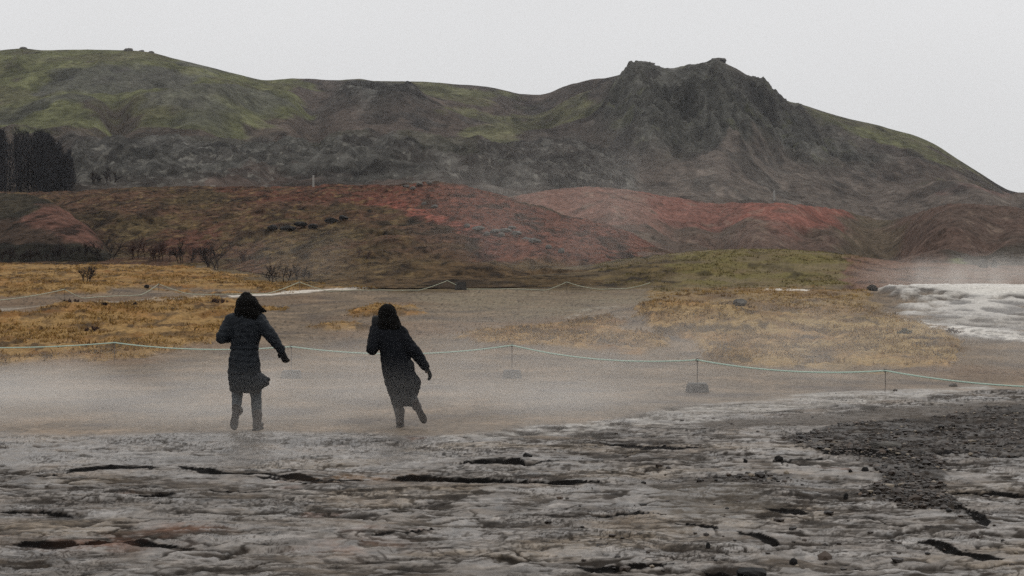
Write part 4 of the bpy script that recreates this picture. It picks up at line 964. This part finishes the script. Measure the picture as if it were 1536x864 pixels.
def boot_meshes(an, toe, flat):
    """boot shaft, foot and a separate sole; the foot runs from heel through toe"""
    A = Vector(an); T = Vector(toe); d = (T - A)
    if flat:
        fwd = Vector((d.x, d.y, 0)).normalized(); dn = Vector((0, 0, -1)); heel = Vector((A.x, A.y, .055)) - fwd * .05; ball = heel + fwd * .17; tip = heel + fwd * .25
    else:
        fwd = d.normalized(); dn = (Vector((0, -1, .25)) - fwd * Vector((0, -1, .25)).dot(fwd)).normalized(); heel = A - fwd * .045 + dn * .025; ball = heel + fwd * .17; tip = heel + fwd * .245
    side = fwd.cross(dn).normalized()
    rot = Matrix((side, fwd, dn)).transposed().to_4x4()
    bm = bmesh.new()
    add_chain(bm, [A + (A - heel) * 0 - dn * .10, A - dn * .03, heel], [.062, .056, .048])
    add_ball(bm, heel.lerp(ball, .55) - dn * .004, (.045, .11, .045), rot); add_ball(bm, ball, (.048, .075, .036), rot); add_ball(bm, tip - fwd * .03, (.042, .05, .032), rot)
    boot = fused('boot', bm, .009, 3)
    bm = bmesh.new(); so_ = dn * .040
    outline = [(-.04, -.055), (-.042, -.02), (-.034, .04), (-.036, .09), (-.047, .15), (-.045, .20), (-.026, .235), (.0, .245), (.026, .235), (.045, .20), (.047, .15), (.036, .09), (.034, .04), (.042, -.02), (.04, -.055), (.02, -.07), (-.02, -.07)]
    lo = [bm.verts.new(heel + so_ + side * a + fwd * b + dn * .014) for a, b in outline]; hi = [bm.verts.new(heel + so_ + side * a * 1.0 + fwd * b - dn * .010) for a, b in outline]
    for i in range(len(outline)):
        j = (i + 1) % len(outline); bm.faces.new((lo[i], lo[j], hi[j], hi[i]))
    bm.faces.new(lo); bm.faces.new(hi[::-1]); bmesh.ops.recalc_face_normals(bm, faces=bm.faces); bmesh.ops.bevel(bm, geom=bm.edges[:], offset=.003, affect='EDGES')
    sole = bpy.data.meshes.new('sole'); bm.to_mesh(sole); bm.free()
    return boot, sole
def folds(seed, quilt=0.0, amp=.017):
    def f(co):
        x, y, z = co[:, 0], co[:, 1], co[:, 2]; a = np.arctan2(y, x)
        v = amp * fbm(a * 2.2 + z * 1.5, z * 3.0, 4, seed) + amp * .8 * (1 - 2 * np.abs(noise(a * 3.0 + z * 3, z * 1.3 + 3, seed + 5))) * ss(1.1, .5, z)
        v = v + amp * .6 * fbm(x * 14, z * 22 + y * 9, 3, seed + 9)
        if quilt: v = v + quilt * (np.abs(np.sin(z * math.pi / .075 + .6 * fbm(x * 4, z * 2, 2, seed + 3))) ** .6 - .6) 
        return v
    return f

def make_person(px, foot_py, label, J, rings, extra, mats, quilt, seed, belt=None, rot=0.0):
    x, y = hit(px, foot_py); root = empty('person', (x, y, ground_z(x, y))); tag(root, label, 'person')
    coat_m, trou_m = mats
    link('body', make_body(J), M_SKIN, root)
    bm = bmesh.new(); add_loft(bm, rings); extra(bm)
    for s in 'LR':
        sh, el, wr = Vector(J['sh' + s]), Vector(J['el' + s]), Vector(J['wr' + s])
        add_chain(bm, [sh, sh.lerp(el, .5), el, el.lerp(wr, .6), wr], [.088, .082, .078, .066, .056])
    link('coat', fused('coat', bm, .011, 5, folds(seed, quilt)), coat_m, root)
    # hood and fur trim
    hb = bmesh.new(); J['hood'](hb)
    link('hood', fused('hood', hb, .010, 3, lambda co: .005 * fbm(co[:, 0] * 22, co[:, 2] * 22 + co[:, 1] * 9, 3, seed + 20)), M_FUR, root)
    hm = [c for c in root.children if c.name.startswith('hood')] or [o_ for o_ in COL.objects if o_.parent == root and o_.name.startswith('hood')]
    hv = hm[0].data; rf = random.Random(seed); FV = []; FF = []
    for q in range(1100):
        v = hv.vertices[rf.randrange(len(hv.vertices))]; c = v.co; d = (v.normal + Vector((rf.gauss(.25, .4), rf.gauss(0, .4), rf.gauss(-.5, .4)))).normalized() * rf.uniform(.005, .016)
        a = Vector((rf.gauss(0, 1), rf.gauss(0, 1), rf.gauss(0, 1))).normalized() * .0028; k = len(FV); FV += [(c + a)[:], (c - a)[:], (c + d)[:]]; FF.append((k, k + 1, k + 2))
    fm = bpy.data.meshes.new('fur'); fm.from_pydata(FV, [], FF); fm.update(); fo = link('fur', fm, M_FUR, hm[0])
    for s in 'LR':
        tb = bmesh.new(); hp, kn, an = Vector(J['hip' + s]), Vector(J['kn' + s]), Vector(J['an' + s])
        add_chain(tb, [hp, hp.lerp(kn, .5), kn, kn.lerp(an, .4), an.lerp(kn, .12)], [.10, .088, .068, .062, .050])
        link('trouser_leg', fused('trouser_leg', tb, .010, 3, folds(seed + 31, 0, .007)), trou_m, root)
        b, so_ = boot_meshes(J['an' + s], J['toe' + s], J['flat' + s]); bo = link('boot', b, M_BOOT, root); link('sole', so_, M_SOLE, bo)
        gb = bmesh.new(); hand(gb, J['wr' + s], J['hd' + s], J['th' + s], .08, J['cu' + s], 1.18)
        W_ = Vector(J['wr' + s]); add_chain(gb, [W_ - Vector(J['hd' + s]).normalized() * .03, W_ + Vector(J['hd' + s]).normalized() * .02], [.036, .034])
        link('glove', fused('glove', gb, .0055, 1), M_GLOVE, root)
    if belt:
        zc, xc, yc, rx, ry = belt; V = []; Fc = []; k = 48
        for dz_, rr in ((-.022, 0), (-.016, .010), (.016, .010), (.022, 0)):
            for i in range(k):
                t = 2 * math.pi * i / k; V.append((xc + (rx + rr) * math.cos(t), yc + (ry + rr) * math.sin(t), zc + dz_))
        for a in range(3):
            for i in range(k): Fc.append((a * k + i, a * k + (i + 1) % k, (a + 1) * k + (i + 1) % k, (a + 1) * k + i))
        me = bpy.data.meshes.new('belt'); me.from_pydata(V, [], Fc); me.update(); 
        for p in me.polygons: p.use_smooth = True
        link('belt', me, M_COAT, root)
    root.rotation_euler.z = rot
    return root

def hood_a(bm):
    add_ball(bm, (-.025, .08, 1.535), (.142, .15, .125)); add_ball(bm, (-.03, .05, 1.455), (.150, .14, .085)); add_chain(bm, [(-.08, .02, 1.40), (.07, .02, 1.40)], [.085, .085])
    add_ball(bm, (-.04, .10, 1.64), (.068, .08, .050))
    add_chain(bm, [(.03, .05, 1.52), (.12, .06, 1.475), (.205, .07, 1.452)], [.10, .055, .016])
def extra_a(bm):
    add_chain(bm, [(-.20, .05, 1.335), (.13, .05, 1.335)], [.095, .095])
    add_chain(bm, [(.0, -.02, .62), (.13, -.06, .60), (.205, -.10, .600), (.275, -.12, .628)], [.13, .095, .058, .012])
    add_chain(bm, [(-.0, -.03, .56), (.10, -.06, .53), (.17, -.09, .55)], [.10, .065, .035])
JA = dict(pelvis=(-.04, 0, .86), belly=(-.045, .02, 1.02), chest=(-.045, .05, 1.26), neck=(-.03, .07, 1.42), head=(-.02, .10, 1.53), face=(.15, 1, -.1),
    shL=(-.21, .05, 1.33), elL=(-.315, -.03, 1.13), wrL=(-.20, .19, 1.15), hdL=(.5, .8, .2), thL=(0, .1, 1), cuL=(1, -.2, 0),
    shR=(.14, .05, 1.33), elR=(.295, -.03, 1.13), wrR=(.405, -.01, .985), hdR=(.35, .15, -1), thR=(-1, .4, 0), cuR=(-.3, 1, 0),
    hipL=(-.125, 0, .82), knL=(-.150, .10, .46), anL=(-.105, -.22, .235), toeL=(-.135, -.19, -.005), flatL=False,
    hipR=(.045, 0, .82), knR=(.085, .06, .46), anR=(.115, -.01, .10), toeR=(.13, .17, .03), flatR=True, hood=hood_a)
ringsA = [(-.03, .05, 1.42, .12, .10), (-.035, .05, 1.36, .205, .12), (-.04, .05, 1.28, .215, .14), (-.042, .04, 1.14, .195, .14), (-.048, .02, 1.03, .160, .125), (-.048, .02, 1.0, .156, .12),
          (-.047, .01, .95, .172, .14), (-.043, 0, .85, .186, .16), (-.04, 0, .72, .192, .175), (-.035, -.01, .60, .190, .18), (-.03, -.02, .53, .185, .17), (-.035, -.02, .49, .165, .15)]
make_person(372, 645, 'person in a belted black quilted coat running away at the left, coat tail flapping', JA, ringsA, extra_a, (M_COAT, M_TROUS), .007, 200, belt=(1.005, -.048, .02, .166, .128))

def hood_b(bm):
    add_ball(bm, (-.165, .10, 1.40), (.120, .14, .142)); add_ball(bm, (-.145, .07, 1.30), (.145, .14, .10)); add_chain(bm, [(-.20, .03, 1.24), (-.06, .02, 1.24)], [.08, .08])
    add_chain(bm, [(-.08, .05, 1.36), (-.035, .04, 1.29), (-.01, .03, 1.245)], [.06, .045, .03])
def extra_b(bm):
    add_chain(bm, [(-.27, .05, 1.17), (-.02, .04, 1.19)], [.09, .09])
    add_chain(bm, [(.06, -.02, .62), (.17, -.04, .55), (.235, -.05, .49)], [.14, .085, .022])
    add_chain(bm, [(.04, -.02, .45), (.13, -.05, .36), (.16, -.06, .30)], [.12, .07, .03])
JB = dict(pelvis=(-.02, 0, .80), belly=(-.06, .02, .95), chest=(-.11, .05, 1.12), neck=(-.14, .08, 1.26), head=(-.165, .12, 1.38), face=(-.35, 1, -.2),
    shL=(-.27, .05, 1.17), elL=(-.345, -.02, .985), wrL=(-.335, .16, 1.22), hdL=(.12, .2, 1), thL=(1, 0, .2), cuL=(.2, 1, 0),
    shR=(.0, .04, 1.18), elR=(.175, -.03, .955), wrR=(.315, .0, .765), hdR=(.45, .15, -.8), thR=(-.5, 1, 0), cuR=(-.8, 0, -.6),
    hipL=(-.06, 0, .76), knL=(-.06, .10, .42), anL=(.0, .0, .10), toeL=(.0, .17, .03), flatL=True,
    hipR=(.08, 0, .76), knR=(.12, .08, .40), anR=(.235, -.26, .26), toeR=(.335, -.23, .05), flatR=False, hood=hood_b)
ringsB = [(-.14, .05, 1.26, .11, .10), (-.135, .05, 1.20, .19, .12), (-.115, .045, 1.12, .205, .14), (-.09, .04, 1.02, .195, .145), (-.065, .02, .92, .180, .14), (-.045, .01, .82, .185, .15),
          (-.02, 0, .72, .198, .165), (.01, -.01, .60, .205, .175), (.03, -.02, .50, .200, .175), (.045, -.02, .40, .175, .165), (.05, -.03, .32, .15, .14), (.05, -.03, .27, .13, .12)]
make_person(600, 640, 'person in a long plain beltless black coat running away, left hand raised to the hood', JB, ringsB, extra_b, (M_COAT2, M_TROUS2), .0, 260)

# ------------------------------------------------------------------ haze and steam
def haze_box():
    bm = bmesh.new(); bmesh.ops.create_cube(bm, size=1)
    for v in bm.verts: v.co = Vector((v.co.x * 4600, 590 + v.co.y * 2000, -6 + (v.co.z + .5) * 190))
    me = bpy.data.meshes.new('haze'); bm.to_mesh(me); bm.free()
    m = bpy.data.materials.new('haze'); m.use_nodes = True; t = m.node_tree; t.nodes.clear()
    o_ = t.nodes.new('ShaderNodeOutputMaterial'); v_ = t.nodes.new('ShaderNodeVolumePrincipled'); v_.inputs['Color'].default_value = (.9, .93, 1, 1); v_.inputs['Density'].default_value = .00010
    t.links.new(v_.outputs[0], o_.inputs['Volume'])
    tag(link('haze', me, m), kind='stuff')
haze_box()
def steam(loc, rad, dens, nscale, lo, hi, label, step=1.0, stretch=(1, 1, 1)):
    bm = bmesh.new(); bmesh.ops.create_icosphere(bm, subdivisions=3, radius=1)
    me = bpy.data.meshes.new('steam'); bm.to_mesh(me); bm.free()
    m = bpy.data.materials.new('steam'); m.use_nodes = True; t = m.node_tree; t.nodes.clear(); L = t.links.new
    o_ = t.nodes.new('ShaderNodeOutputMaterial'); v_ = t.nodes.new('ShaderNodeVolumePrincipled'); v_.inputs['Color'].default_value = (.89, .86, .82, 1)
    tc = t.nodes.new('ShaderNodeTexCoord'); ln = t.nodes.new('ShaderNodeVectorMath'); ln.operation = 'LENGTH'; L(tc.outputs['Object'], ln.inputs[0])
    f = t.nodes.new('ShaderNodeMapRange'); f.interpolation_type = 'SMOOTHSTEP'; f.inputs['From Min'].default_value = 1.0; f.inputs['From Max'].default_value = .15; L(ln.outputs['Value'], f.inputs['Value'])
    mp = t.nodes.new('ShaderNodeVectorMath'); mp.operation = 'MULTIPLY'; mp.inputs[1].default_value = tuple(rad[i] * stretch[i] for i in range(3)); L(tc.outputs['Object'], mp.inputs[0])
    n = t.nodes.new('ShaderNodeTexNoise'); n.inputs['Scale'].default_value = nscale; n.inputs['Detail'].default_value = 3; n.inputs['Distortion'].default_value = .6; L(mp.outputs[0], n.inputs['Vector'])
    r = t.nodes.new('ShaderNodeMapRange'); r.inputs['From Min'].default_value = lo; r.inputs['From Max'].default_value = hi; L(n.outputs['Fac'], r.inputs['Value'])
    a = t.nodes.new('ShaderNodeMath'); a.operation = 'MULTIPLY'; L(f.outputs[0], a.inputs[0]); L(r.outputs[0], a.inputs[1])
    b = t.nodes.new('ShaderNodeMath'); b.operation = 'MULTIPLY'; b.inputs[1].default_value = dens; L(a.outputs[0], b.inputs[0])
    L(b.outputs[0], v_.inputs['Density']); L(v_.outputs[0], o_.inputs['Volume'])
    m.cycles.volume_step_rate = step
    o = link('steam', me, m, loc=loc); o.scale = rad; tag(o, label, 'steam', kind='stuff'); return o
steam((-4.5, 22.8, .10), (12, 7.8, 1.0), .21, .30, .42, .66, 'low steam drifting over the wet ground around the two running people', .5, (1, 1, 2.2))
steam((-7.5, 21.5, .10), (5, 4.0, .8), .16, .45, .38, .64, 'denser bank of steam left of the person in the belted coat', .5, (1, 1, 2))
steam((-1.2, 24, .35), (3.6, 3.2, 1.35), .13, .5, .40, .66, 'wisp of steam rising behind the person with hand raised', .5, (1, 1, 1.2))
steam((-2.3, 17.9, .12), (2.6, 1.7, .62), .12, .8, .38, .66, 'thin steam spilling over the edge of the wet crust before the two people', .5, (1, 1, 1.5))
steam((5.0, 31, .5), (11, 8, 1.4), .12, .3, .40, .68, 'thin steam over the brown ground behind the rope posts at centre right', .5)
steam((17.8, 61, 2.15), (5.6, 6, 1.15), .26, .45, .42, .64, 'white steam rising from the pale runoff terrace at the right', .5)
steam((14.0, 41, .6), (7, 5, 1.1), .06, .3, .35, .65, 'pale steam drifting across the lower end of the runoff terrace', .5)
steam((4, 84, 6.0), (13, 9, 6.0), .032, .13, .44, .64, 'faint veil of steam rising in front of the red hill at centre', .7)
steam((-9.5, 76, 3.2), (6, 5, 2.0), .022, .2, .38, .6, 'faint steam in front of the dark shrubs behind the far rope', .7)
